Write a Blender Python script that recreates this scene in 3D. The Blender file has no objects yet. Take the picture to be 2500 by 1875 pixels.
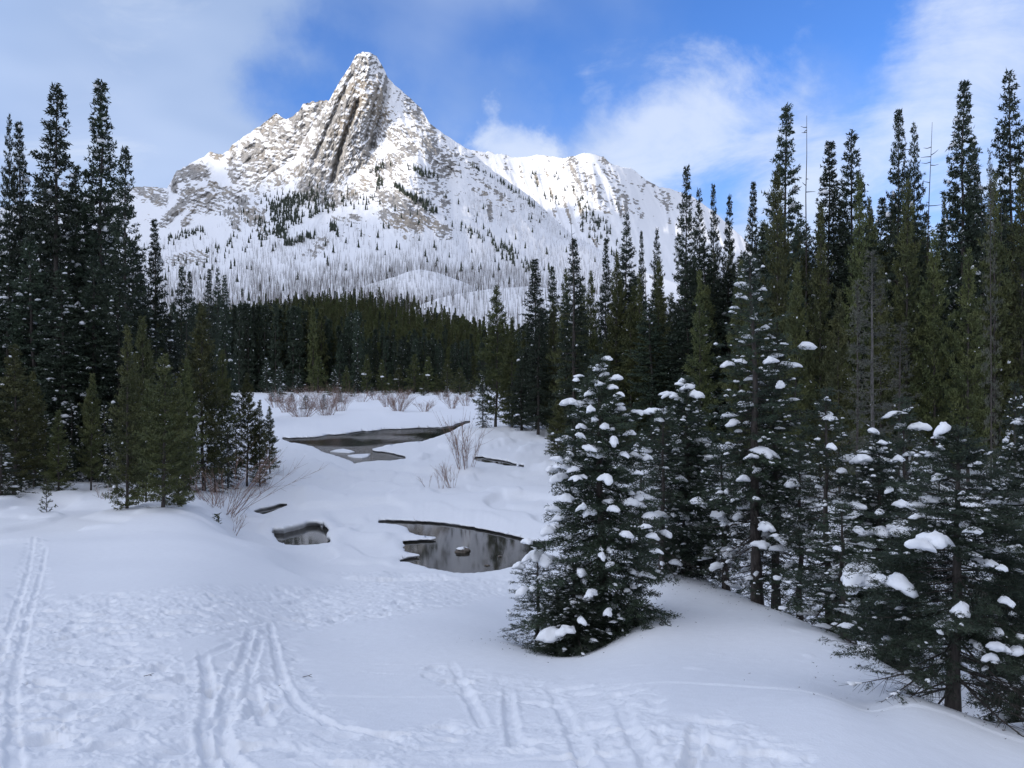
import bpy, math, random
import numpy as np
from mathutils import Vector

# ------------------------------------------------------------------ camera, sky, sun, exposure
S = bpy.context.scene
COL = S.collection
F, CX, HZ = 769.0, 512.0, 375.0          # focal length, centre column and horizon row of the 1024 x 768 frame
cam_d = bpy.data.cameras.new('camera'); cam = bpy.data.objects.new('camera', cam_d); COL.objects.link(cam)
cam_d.sensor_width = 36.0; cam_d.lens = 36.0 * F / 1024; cam_d.clip_start = 0.1; cam_d.clip_end = 30000
cam_d.shift_y = -(384 - HZ) / 1024
cam.rotation_euler = (math.radians(90), 0, 0)
S.camera = cam
S.view_settings.view_transform = 'Standard'; S.view_settings.look = 'None'
S.view_settings.gamma = 1; S.view_settings.use_curve_mapping = False
S.view_settings.exposure = 0.88
S.cycles.use_denoising = True
S.cycles.max_bounces = 6; S.cycles.diffuse_bounces = 4; S.cycles.glossy_bounces = 3; S.cycles.transmission_bounces = 2
S.cycles.caustics_reflective = False; S.cycles.caustics_refractive = False

SUN_AZ, SUN_EL = math.radians(-112), math.radians(17)      # azimuth from +Y towards +X
to_sun = Vector((math.sin(SUN_AZ) * math.cos(SUN_EL), math.cos(SUN_AZ) * math.cos(SUN_EL), math.sin(SUN_EL)))
sun_d = bpy.data.lights.new('sun', 'SUN'); sun = bpy.data.objects.new('sun', sun_d); COL.objects.link(sun)
sun_d.energy = 2.0; sun_d.angle = math.radians(3.0); sun_d.color = (1.0, 0.90, 0.76)
sun.rotation_euler = to_sun.to_track_quat('Z', 'Y').to_euler(); sun.location = (-40, -40, 60)


class NT:
    """small helper that wires shader nodes"""
    def __init__(self, tree): self.t = tree; self.n = tree.nodes; self.l = tree.links
    def new(self, typ, **kw):
        n = self.n.new(typ)
        for k, v in kw.items(): setattr(n, k, v)
        return n
    def put(self, sock, v):
        if isinstance(v, bpy.types.NodeSocket): self.l.new(v, sock)
        elif v is not None: sock.default_value = v
    def math(self, op, a, b=None, c=None, clamp=False):
        n = self.new('ShaderNodeMath', operation=op, use_clamp=clamp)
        for i, v in enumerate((a, b, c)):
            if v is not None: self.put(n.inputs[i], v)
        return n.outputs[0]
    def vmath(self, op, a, b=None, scale=None):
        n = self.new('ShaderNodeVectorMath', operation=op)
        self.put(n.inputs[0], a)
        if b is not None: self.put(n.inputs[1], b)
        if scale is not None: self.put(n.inputs['Scale'], scale)
        return n.outputs['Value'] if op in ('DOT_PRODUCT', 'LENGTH') else n.outputs[0]
    def ramp(self, x, lo, hi, a=0.0, b=1.0, smooth=True):
        n = self.new('ShaderNodeMapRange', interpolation_type='SMOOTHSTEP' if smooth else 'LINEAR')
        for i, v in enumerate((x, lo, hi, a, b)): self.put(n.inputs[i], v)
        return n.outputs[0]
    def noise(self, vec, scale, detail=4, rough=0.55, dist=0.0, out=0):
        n = self.new('ShaderNodeTexNoise')
        if vec is not None: self.put(n.inputs['Vector'], vec)
        n.inputs['Scale'].default_value = scale; n.inputs['Detail'].default_value = detail
        n.inputs['Roughness'].default_value = rough; n.inputs['Distortion'].default_value = dist
        return n.outputs[out]
    def mix(self, f, a, b, typ='MIX'):
        n = self.new('ShaderNodeMix', data_type='RGBA', blend_type=typ)
        self.put(n.inputs[0], f)
        for i, v in ((6, a), (7, b)):
            if isinstance(v, tuple) and len(v) == 3: v = v + (1,)
            self.put(n.inputs[i], v)
        return n.outputs[2]
    def comb(self, x, y, z):
        n = self.new('ShaderNodeCombineXYZ')
        for i, v in enumerate((x, y, z)): self.put(n.inputs[i], v)
        return n.outputs[0]
    def bump(self, h, strength, dist):
        n = self.new('ShaderNodeBump'); n.inputs['Strength'].default_value = strength; n.inputs['Distance'].default_value = dist
        self.put(n.inputs['Height'], h); return n.outputs[0]


def pix_dir(u, v):
    return Vector(((u - CX) / F, 1.0, (HZ - v) / F)).normalized()

world = bpy.data.worlds.new('World'); S.world = world; world.use_nodes = True
W = NT(world.node_tree); W.n.clear()
sky = W.new('ShaderNodeTexSky', sky_type='NISHITA', sun_disc=False)
sky.sun_elevation = SUN_EL; sky.sun_rotation = SUN_AZ; sky.altitude = 1500; sky.air_density = 1.0; sky.dust_density = 0.3; sky.ozone_density = 2.0
tc = W.new('ShaderNodeTexCoord').outputs['Generated']
nrm = W.vmath('NORMALIZE', tc)
sep = W.new('ShaderNodeSeparateXYZ'); W.put(sep.inputs[0], nrm)
zc = W.math('ADD', W.math('MAXIMUM', sep.outputs[2], 0.0), 0.22)
plane = W.comb(W.math('DIVIDE', sep.outputs[0], zc), W.math('DIVIDE', sep.outputs[1], zc), 0.0)
blue = W.mix(1.0, sky.outputs[0], (0.50, 0.78, 1.25), 'MULTIPLY')
# soft veil of thin high cloud, and a finer layer of small clouds below it
veil_n = W.noise(W.vmath('ADD', plane, (3.1, 1.7, 0.0)), 0.75, 5, 0.5, 0.4)
wisp_n = W.noise(W.vmath('ADD', plane, (7.3, 2.2, 0.0)), 2.4, 8, 0.62, 0.8)
blob_noise = W.vmath('SUBTRACT', W.noise(nrm, 7.0, 6, 0.6, out=1), (0.5, 0.5, 0.5))
warped = W.vmath('NORMALIZE', W.vmath('ADD', nrm, W.vmath('SCALE', blob_noise, scale=0.17)))
def blobs(lst, vec):
    tot = None
    for (u, v, r, a) in lst:
        d = W.vmath('DOT_PRODUCT', vec, tuple(pix_dir(u, v)))
        ang = r / F
        f = W.ramp(d, math.cos(ang), math.cos(ang * 0.25), 0.0, a)
        tot = f if tot is None else W.math('ADD', tot, f)
    return tot
veil_b = blobs([(40, 0, 420, .42), (130, 120, 260, .30), (20, 220, 260, .25), (550, 20, 210, .46), (250, 150, 110, -.30), (430, 90, 190, -.34), (310, 80, 90, -.12),
                (790, -20, 260, -.34), (660, 60, 130, -.18), (960, 250, 280, .28), (700, 200, 220, .22), (480, 160, 90, .10)], warped)
wisp_b = blobs([(735, 50, 110, .26), (985, 10, 120, .22), (900, 90, 120, .12), (505, 150, 58, .64), (600, 170, 100, .18),
                (720, 190, 140, .22), (930, 170, 180, .16), (640, 100, 120, .10), (780, -70, 200, -.3), (420, 70, 180, -.34), (250, 130, 110, -.2), (70, 120, 160, .10)], warped)
inframe = W.ramp(W.vmath('DOT_PRODUCT', nrm, tuple(pix_dir(512, 150))), math.cos(1.05), math.cos(0.55), 0.55, 0.0)   # cloudier beyond the gap over the valley
veil = W.ramp(W.math('ADD', W.math('ADD', veil_n, veil_b), inframe), 0.40, 1.02, 0.0, 0.88)
wisp = W.ramp(W.math('ADD', wisp_n, wisp_b), 0.52, 1.0, 0.0, 0.75)
veil_c = W.mix(W.ramp(W.noise(plane, 1.3, 3), 0.3, 0.7), (1.8, 2.45, 3.75), (2.8, 3.4, 4.6))
near_sun = W.ramp(W.vmath('DOT_PRODUCT', nrm, tuple(to_sun)), 0.2, 1.0, 1.0, 3.0)
outside = W.ramp(W.vmath('DOT_PRODUCT', nrm, tuple(pix_dir(512, 150))), math.cos(1.2), math.cos(0.6), 1.0, 0.0)
veil_c = W.mix(outside, veil_c, (2.75, 2.9, 3.35))
veil_c = W.vmath('SCALE', veil_c, scale=near_sun)
skyc = W.mix(veil, blue, veil_c)
skyc = W.mix(wisp, skyc, (4.0, 4.4, 5.1))
bg = W.new('ShaderNodeBackground'); W.put(bg.inputs[0], skyc); bg.inputs[1].default_value = 0.11
wo = W.new('ShaderNodeOutputWorld'); W.l.new(bg.outputs[0], wo.inputs[0])

# ------------------------------------------------------------------ numpy helpers
rng = np.random.default_rng(7)
_perm = rng.permutation(4096).astype(np.int64)
_g3 = rng.normal(size=(4096, 3)); _g3 /= np.linalg.norm(_g3, axis=1)[:, None]
_g3 = _g3.astype(np.float32)

def perlin(P, seed=0):
    P = np.asarray(P, np.float64)
    i = np.floor(P).astype(np.int64); f = (P - i).astype(np.float32)
    w = f * f * f * (f * (f * 6 - 15) + 10)
    k = P.shape[1]
    out = np.zeros(len(P), np.float32)
    for c in range(1 << k):
        h = np.full(len(P), seed * 131 + 17, np.int64); wt = np.ones(len(P), np.float32); dots = np.zeros(len(P), np.float32)
        offs = []
        for a in range(k):
            o = (c >> a) & 1
            offs.append(o)
            h = _perm[(h + i[:, a] + o) & 4095]
            wt = wt * (w[:, a] if o else 1 - w[:, a])
        g = _g3[h]
        for a in range(k):
            dots += g[:, a] * (f[:, a] - offs[a])
        out += wt * dots
    return out * 1.6

def fbm(P, oct=4, seed=0, gain=0.5, lac=2.03, ridged=False):
    P = np.asarray(P, np.float64); amp = 1.0; tot = np.zeros(len(P), np.float32); s = 0
    for o in range(oct):
        n = perlin(P * lac ** o + 13.7 * o, seed + o * 7)
        if ridged: n = 1 - 2 * np.abs(n)
        tot += amp * n; s += amp; amp *= gain
    return tot / s

def sstep(x, a, b):
    t = np.clip((x - a) / (b - a), 0, 1); return t * t * (3 - 2 * t)

def tps(X, y, lam=1e-3):
    X = np.asarray(X, float); y = np.asarray(y, float); n = len(X)
    def K(A, B):
        d2 = ((A[:, None, :] - B[None, :, :]) ** 2).sum(-1)
        return 0.5 * d2 * np.log(d2 + 1e-12)
    M = np.zeros((n + 3, n + 3)); M[:n, :n] = K(X, X) + lam * np.eye(n)
    P = np.c_[np.ones(n), X]; M[:n, n:] = P; M[n:, :n] = P.T
    c = np.linalg.solve(M, np.r_[y, np.zeros(3)])
    def ev(Q):
        Q = np.asarray(Q, float); out = np.empty(len(Q))
        for s in range(0, len(Q), 60000):
            q = Q[s:s + 60000]; out[s:s + 60000] = K(q, X) @ c[:n] + np.c_[np.ones(len(q)), q] @ c[n:]
        return out
    return ev

def seg_dist(U, V, pts):
    """distance from points to a polyline, and the interpolated third column (width) there"""
    best = np.full(U.shape, 1e9); w = np.zeros(U.shape)
    for a, b in zip(pts[:-1], pts[1:]):
        ax, ay, bx, by = a[0], a[1], b[0], b[1]
        L2 = (bx - ax) ** 2 + (by - ay) ** 2 + 1e-9
        t = np.clip(((U - ax) * (bx - ax) + (V - ay) * (by - ay)) / L2, 0, 1)
        d = np.hypot(U - ax - t * (bx - ax), V - ay - t * (by - ay))
        m = d < best
        best = np.where(m, d, best)
        if len(a) > 2: w = np.where(m, a[2] + t * (b[2] - a[2]), w)
    return best, w

def poly_sdf(U, V, poly):
    """signed distance, positive inside"""
    n = len(poly); inside = np.zeros(U.shape, bool); best = np.full(U.shape, 1e9); gx = np.zeros(U.shape); gy = np.zeros(U.shape)
    for i in range(n):
        x0, y0 = poly[i]; x1, y1 = poly[(i + 1) % n]
        c = ((y0 > V) != (y1 > V)) & (U < (x1 - x0) * (V - y0) / ((y1 - y0) if y1 != y0 else 1e-9) + x0)
        inside ^= c
        L2 = (x1 - x0) ** 2 + (y1 - y0) ** 2 + 1e-12
        t = np.clip(((U - x0) * (x1 - x0) + (V - y0) * (y1 - y0)) / L2, 0, 1)
        px, py = x0 + t * (x1 - x0), y0 + t * (y1 - y0)
        d = np.hypot(U - px, V - py); m = d < best
        best = np.where(m, d, best); gx = np.where(m, px, gx); gy = np.where(m, py, gy)
    return np.where(inside, best, -best), gx, gy

def mk(name, V, T=None, Q=None, mats=(), mat_idx=None, smooth=False, parent=None, loc=None, attrs=None, link=True):
    V = np.ascontiguousarray(V, np.float32)
    me = bpy.data.meshes.new(name)
    parts = []; sizes = []
    if T is not None and len(T): parts.append(np.asarray(T, np.int32).ravel()); sizes.append(np.full(len(T), 3, np.int32))
    if Q is not None and len(Q): parts.append(np.asarray(Q, np.int32).ravel()); sizes.append(np.full(len(Q), 4, np.int32))
    li = np.concatenate(parts); sz = np.concatenate(sizes)
    me.vertices.add(len(V)); me.vertices.foreach_set('co', V.ravel())
    me.loops.add(len(li)); me.loops.foreach_set('vertex_index', li)
    me.polygons.add(len(sz)); st = np.zeros(len(sz), np.int32); st[1:] = np.cumsum(sz)[:-1]
    me.polygons.foreach_set('loop_start', st); me.polygons.foreach_set('loop_total', sz)
    for m in mats: me.materials.append(m)
    if mat_idx is not None: me.polygons.foreach_set('material_index', np.asarray(mat_idx, np.int32))
    me.polygons.foreach_set('use_smooth', np.full(len(sz), bool(smooth)))
    if attrs:
        for k, a in attrs.items():
            at = me.attributes.new(k, 'FLOAT', 'POINT'); at.data.foreach_set('value', np.asarray(a, np.float32))
    me.update(calc_edges=True)
    if not link: return me
    o = bpy.data.objects.new(name, me); COL.objects.link(o)
    if parent is not None: o.parent = parent
    if loc is not None: o.location = loc
    return o

def grid_quads(nr, nc, wrap=False):
    r = np.arange(nr - 1)[:, None]; c = np.arange(nc if wrap else nc - 1)[None, :]
    c2 = (c + 1) % nc
    return np.stack([r * nc + c, r * nc + c2, (r + 1) * nc + c2, (r + 1) * nc + c], -1).reshape(-1, 4)

def tag(o, label=None, cat=None, group=None, kind=None):
    if label: o['label'] = label
    if cat: o['category'] = cat
    if group: o['group'] = group
    if kind: o['kind'] = kind
    return o

# ------------------------------------------------------------------ materials
def material(name):
    m = bpy.data.materials.new(name); m.use_nodes = True
    t = NT(m.node_tree); t.n.clear()
    p = t.new('ShaderNodeBsdfPrincipled'); o = t.new('ShaderNodeOutputMaterial'); t.l.new(p.outputs[0], o.inputs[0])
    p.inputs['Specular IOR Level'].default_value = 0.3
    return m, t, p

def snow_mat(name, bump_scales, col=(0.84, 0.86, 0.885)):
    m, t, p = material(name)
    geo = t.new('ShaderNodeNewGeometry').outputs['Position']
    n1 = t.noise(geo, bump_scales[0], 5, 0.6); n2 = t.noise(geo, bump_scales[1], 3, 0.6)
    c = t.mix(t.ramp(n1, 0.35, 0.7), tuple(x * 0.97 for x in col), col)
    t.put(p.inputs['Base Color'], c); p.inputs['Roughness'].default_value = 0.65
    p.inputs['Specular IOR Level'].default_value = 0.2
    h = t.math('ADD', t.math('MULTIPLY', n1, 1.0), t.math('MULTIPLY', n2, 0.6))
    t.put(p.inputs['Normal'], t.bump(h, 0.35, bump_scales[2]))
    return m

M_snow = snow_mat('snow', (9.0, 60.0, 0.02))
M_snowpad = snow_mat('bough_snow', (25.0, 120.0, 0.006), (0.86, 0.88, 0.90))

def water_mat():
    m, t, p = material('river_water')
    geo = t.new('ShaderNodeNewGeometry').outputs['Position']
    mp = t.new('ShaderNodeMapping'); t.put(mp.inputs[0], geo); mp.inputs['Scale'].default_value = (1.0, 2.2, 1.0)
    big = t.noise(geo, 0.12, 3, 0.5)
    rip = t.noise(mp.outputs[0], 3.2, 4, 0.6)
    stones = t.noise(geo, 4.0, 4, 0.6)
    c = t.mix(t.ramp(stones, 0.35, 0.7), (0.014, 0.014, 0.012), (0.040, 0.036, 0.028))
    t.put(p.inputs['Base Color'], c)
    p.inputs['Roughness'].default_value = 0.045; p.inputs['IOR'].default_value = 1.33; p.inputs['Specular IOR Level'].default_value = 0.5
    sy = t.new('ShaderNodeSeparateXYZ'); t.put(sy.inputs[0], geo)
    calm = t.ramp(sy.outputs[1], 40.0, 62.0, 0.10, 1.0)      # still pool near by, riffles farther up the creek
    bm = t.new('ShaderNodeBump'); t.put(bm.inputs['Height'], rip); calm = t.math('MULTIPLY', calm, t.ramp(sy.outputs[0], -13.0, -7.0, 1.0, 0.06))   # the shallow riffle lies at the west end
    t.put(bm.inputs['Strength'], t.math('MULTIPLY', calm, t.ramp(big, 0.4, 0.62, 0.2, 0.9))); bm.inputs['Distance'].default_value = 0.025
    t.put(p.inputs['Normal'], bm.outputs[0])
    return m
M_water = water_mat()

def mountain_mat():
    m, t, p = material('snowy_rock')
    geo = t.new('ShaderNodeNewGeometry').outputs['Position']
    at = t.new('ShaderNodeAttribute', attribute_name='rock').outputs['Fac']
    n1 = t.noise(geo, 0.11, 6, 0.65)
    f = t.ramp(t.math('ADD', at, t.math('MULTIPLY', t.math('SUBTRACT', n1, 0.5), 0.9)), 0.42, 0.58)
    mp = t.new('ShaderNodeMapping'); t.put(mp.inputs[0], geo); mp.inputs['Rotation'].default_value = (0.35, 0.9, 0.2); mp.inputs['Scale'].default_value = (1, 1, 0.16)
    n2 = t.noise(mp.outputs[0], 0.09, 6, 0.65)
    warm = t.noise(geo, 0.006, 3, 0.5)
    rock = t.mix(t.ramp(n2, 0.3, 0.7), (0.17, 0.165, 0.16), (0.46, 0.435, 0.40))
    rock = t.mix(t.ramp(warm, 0.5, 0.68, 0.0, 0.5), rock, (0.40, 0.33, 0.24))
    t.put(p.inputs['Base Color'], t.mix(f, (0.86, 0.87, 0.89), rock))
    p.inputs['Roughness'].default_value = 0.8
    n3 = t.noise(geo, 0.25, 5, 0.7)
    bm = t.new('ShaderNodeBump'); t.put(bm.inputs['Height'], n3); t.put(bm.inputs['Strength'], t.ramp(f, 0, 1, 0.15, 0.8)); bm.inputs['Distance'].default_value = 3.0
    t.put(p.inputs['Normal'], bm.outputs[0])
    return m
M_mount = mountain_mat()

# ------------------------------------------------------------------ ground surface function
WATER_Z = -6.9
gc = []   # u, depth, v
def zc_(u, d, z): gc.append((u, d, HZ - F * z / d))
def vc_(u, v, d): gc.append((u, d, v))
for u in (-120, 100, 350, 550, 800, 1150):
    zc_(u, 1.2, -1.66); zc_(u, 2.2, -1.72); zc_(u, 3.4, -1.80)
for u in (-150, 0, 100, 200):                      # left snow shelf
    for d, z in ((5, -2.15), (8, -2.75), (12, -3.4), (18, -4.15), (25, -4.8)): zc_(u, d, z)
for u, l in ((-150, ((34, -5.2), (45, -5.4), (70, -5.7))), (0, ((34, -5.25), (45, -5.6), (70, -6.0))), (100, ((32, -5.3), (45, -5.8), (70, -6.2))), (200, ((31, -5.5), (40, -6.2), (55, -6.6)))):
    for d, z in l: zc_(u, d, z)
for d, z in ((5, -2.2), (8, -2.95), (12, -3.85), (15, -4.4), (19, -5.0), (22, -5.7), (26, -6.35), (30, -6.65), (38, -6.7), (50, -6.7)): zc_(300, d, z)
for d, z in ((19, -4.75), (22, -5.1), (24.5, -5.5)): zc_(265, d, z)
for d, z in ((26, -5.6), (32, -6.3)): zc_(235, d, z)
for d, z in ((5, -2.25), (8, -3.0), (12, -3.85), (15, -4.45), (19, -5.25), (22, -5.95), (25, -6.6), (30, -6.7), (40, -6.7)): zc_(400, d, z)
for d, z in ((5, -2.25), (8, -3.0), (11, -3.75), (14, -4.5), (19, -5.6), (22, -6.2), (26, -6.72), (35, -6.72), (50, -6.7)): zc_(500, d, z)
for u in (-100, 150, 260, 350, 450, 550, 700, 850, 1100):
    zc_(u, 80 if u > 150 else 95, -6.62 if 150 < u < 1000 else -6.0); zc_(u, 130, -6.6); zc_(u, 210, -6.5); zc_(u, 300, -6.3)
for u in (450, 540): zc_(u, 62, -6.55)
for d, z in ((5, -2.2), (7.5, -2.85), (9.8, -3.52), (12, -4.15), (15, -5.0), (20, -6.2), (30, -6.7), (45, -6.6)): zc_(590, d, z)
for u, v, d, zb in ((640, 592, 12.6, 0), (694, 583, 13.2, 0), (741, 601, 11.6, 0), (790, 619, 10.2, 0), (835, 640, 9.0, 0)):
    vc_(u, v, d); z = -(v - HZ) * d / F
    vc_(u, v + 45, d * 0.72)
    zc_(u, d * 1.12, z - 0.28); zc_(u, d * 1.32, z - 1.15)
for u in (640, 741, 835):
    zc_(u, 5, -2.12); zc_(u, 20, -5.9); zc_(u, 27, -6.3); zc_(u, 40, -6.4)
vc_(905, 697, 5.7); vc_(960, 713, 5.55); vc_(1024, 735, 5.3); vc_(1090, 752, 5.2); vc_(870, 712, 5.6)
vc_(870, 672, 7.4); vc_(900, 742, 4.2); vc_(1000, 775, 4.2)
for u in (960, 1024, 1100): zc_(u, 6.6, -3.0); zc_(u, 8.5, -3.85); zc_(u, 13, -4.9)
zc_(905, 7.5, -3.05); zc_(905, 10, -3.9)
for u in (900, 1000, 1150): zc_(u, 20, -5.6); zc_(u, 30, -5.7 if u > 950 else -6.0); zc_(u, 42, -5.2 if u > 950 else -5.9); zc_(u, 60, -5.3)
gc = np.array(gc)
_gth = np.arctan((gc[:, 0] - CX) / F); _gr = gc[:, 1] / np.cos(_gth)
_gval = (gc[:, 2] - HZ) * gc[:, 1] / F / (1.5 + np.sqrt(_gr))       # softened so that the spline stays even
_gev = tps(np.c_[_gth * 3.2, np.log(_gr)], _gval, 2e-3)
_lr = np.linspace(-1.5, 6.2, 60)
_mean = np.mean([_gev(np.c_[np.full(60, a * 3.2), _lr]) for a in (-0.6, 0, 0.6)], 0)

def ground_base(x, y):
    x = np.asarray(x, float); y = np.asarray(y, float)
    r = np.hypot(x, y) + 1e-6; th = np.arctan2(x, y)
    lr = np.clip(np.log(r), 0.1, math.log(320))
    v = _gev(np.c_[np.clip(th, -0.72, 0.72) * 3.2, lr])
    w = sstep(np.abs(th), 0.62, 1.3)
    v = v * (1 - w) + np.interp(lr, _lr, _mean) * w
    z = -v * (1.5 + np.sqrt(np.exp(lr)))
    return np.where(r > 320, z - 0.004 * np.minimum(r - 320, 2000), z)

def proj(x, y, z):
    yy = np.where(y > 0.05, y, np.nan)
    return CX + F * x / yy, HZ - F * z / yy

z5 = lambda pts: [(204.8 + .1574 * a, 348 + .1574 * b) for a, b in pts]
z22 = lambda pts: [(a * .46293,) + (b * .46293,) for a, b in pts]
POOLS = [   # outlines of the open water, lip height over water
    (z5([(440, 562), (560, 567), (700, 562), (770, 548), (860, 545), (960, 528), (1060, 522), (1150, 512), (1240, 510), (1380, 502), (1500, 500), (1580, 490), (1600, 478), (1660, 462), (1700, 458),
         (1690, 470), (1640, 488), (1600, 510), (1540, 538), (1480, 560), (1380, 590), (1290, 596), (1220, 606), (1150, 615), (1060, 640), (1075, 650), (1150, 655), (1200, 665), (1290, 688),
         (1270, 700), (1180, 712), (1100, 712), (1000, 722), (920, 740), (945, 722), (900, 705), (860, 690), (800, 672), (740, 655), (690, 625), (640, 612), (600, 605), (540, 595), (480, 575)]), 0.15),
    (z5([(300, 1030), (350, 1012), (420, 1000), (480, 980), (555, 985), (500, 1005), (440, 1030), (375, 1052), (330, 1042)]), 0.16),
    (z5([(420, 1160), (440, 1135), (500, 1138), (560, 1122), (620, 1108), (660, 1092), (700, 1090), (740, 1098), (770, 1115), (800, 1140), (776, 1168), (780, 1182), (803, 1200), (800, 1228), (720, 1240),
         (650, 1246), (570, 1247), (510, 1243), (470, 1225), (440, 1190)]), 0.30),
    (z5([(1045, 1092), (1150, 1083), (1300, 1088), (1430, 1093), (1560, 1105), (1700, 1127), (1850, 1155), (2000, 1190), (2150, 1235), (2180, 1270), (2100, 1320), (2020, 1350), (1950, 1385), (1880, 1402),
         (1800, 1415), (1720, 1422), (1650, 1425), (1580, 1420), (1500, 1405), (1420, 1392), (1350, 1370), (1290, 1355), (1230, 1350), (1240, 1335), (1290, 1318), (1370, 1308), (1330, 1300), (1275, 1288),
         (1250, 1262), (1268, 1246), (1240, 1226), (1262, 1216), (1310, 1212), (1380, 1208), (1440, 1206), (1475, 1197), (1400, 1188), (1345, 1182), (1300, 1165), (1280, 1135), (1225, 1117), (1120, 1108)]), 0.14),
    (z5([(1650, 695), (1700, 688), (1760, 685), (1830, 700), (1900, 708), (1970, 728), (2075, 748), (2060, 757), (1980, 750), (1900, 742), (1850, 730), (1760, 720), (1700, 705)]), 0.14),
]
TRAMPLED = [  # strokes: u, v, half width, then strength
    ([(20, 640, 34), (80, 622, 28), (200, 612, 26), (330, 606, 24), (430, 592, 20), (520, 580, 12)], 1.0),
    ([(292, 548, 5), (330, 562, 12), (400, 582, 20), (470, 588, 16)], 1.15),
    ([(30, 700, 60), (120, 715, 85), (200, 730, 80), (250, 690, 40)], 1.0),
    ([(35, 545, 10), (30, 600, 26), (20, 660, 40)], 0.7),
    ([(260, 640, 40), (270, 700, 50), (330, 755, 40)], 0.6),
    ([(340, 760, 20), (430, 745, 26), (530, 735, 24), (640, 740, 24), (720, 735, 26), (800, 765, 20)], 0.75),
    ([(430, 672, 10), (480, 690, 20), (560, 700, 24), (640, 705, 26)], 0.55)]
_T = [([(75, 1150), (62, 1230), (30, 1330), (-6, 1430)], .042, .034), ([(100, 1180), (88, 1240), (62, 1330), (40, 1420), (28, 1500), (30, 1600), (36, 1700)], .042, .032),
      ([(437, 1400), (452, 1500), (443, 1580), (470, 1700)], .05, .06), ([(545, 1350), (528, 1420), (490, 1500), (472, 1570), (490, 1620), (545, 1700)], .055, .065),
      ([(565, 1372), (545, 1430), (548, 1500), (575, 1565)], .05, .05), ([(583, 1340), (598, 1420), (612, 1480), (650, 1530), (720, 1565), (800, 1582), (870, 1588)], .05, .055),
      ([(560, 1390), (520, 1490), (488, 1560), (486, 1640), (560, 1700)], .05, .04), ([(700, 1437), (780, 1437), (870, 1440), (980, 1436)], .03, .02),
      ([(640, 1460), (760, 1452), (900, 1462)], .03, .018), ([(1098, 1480), (1100, 1540), (1112, 1612)], .05, .06), ([(1190, 1482), (1225, 1550), (1262, 1640), (1290, 1700)], .055, .06),
      ([(1330, 1500), (1362, 1570), (1400, 1640), (1420, 1700)], .06, .05), ([(1506, 1556), (1500, 1600), (1478, 1670)], .045, .10), ([(1628, 1592), (1618, 1660)], .05, .04),
      ([(975, 1430), (1010, 1500), (1045, 1570)], .05, .05), ([(400, 1380), (470, 1362), (560, 1345), (650, 1332)], .04, .02), ([(230, 1340), (420, 1312), (620, 1290), (760, 1270)], .04, .022),
      ([(380, 1450), (470, 1405), (560, 1370)], .05, .03), ([(120, 1290), (300, 1283), (560, 1282), (800, 1270)], .05, .03), ([(1480, 1590), (1450, 1640), (1440, 1700)], .04, .04)]
TRACKS = [(z22(p), w, dp) for p, w, dp in _T]

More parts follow.
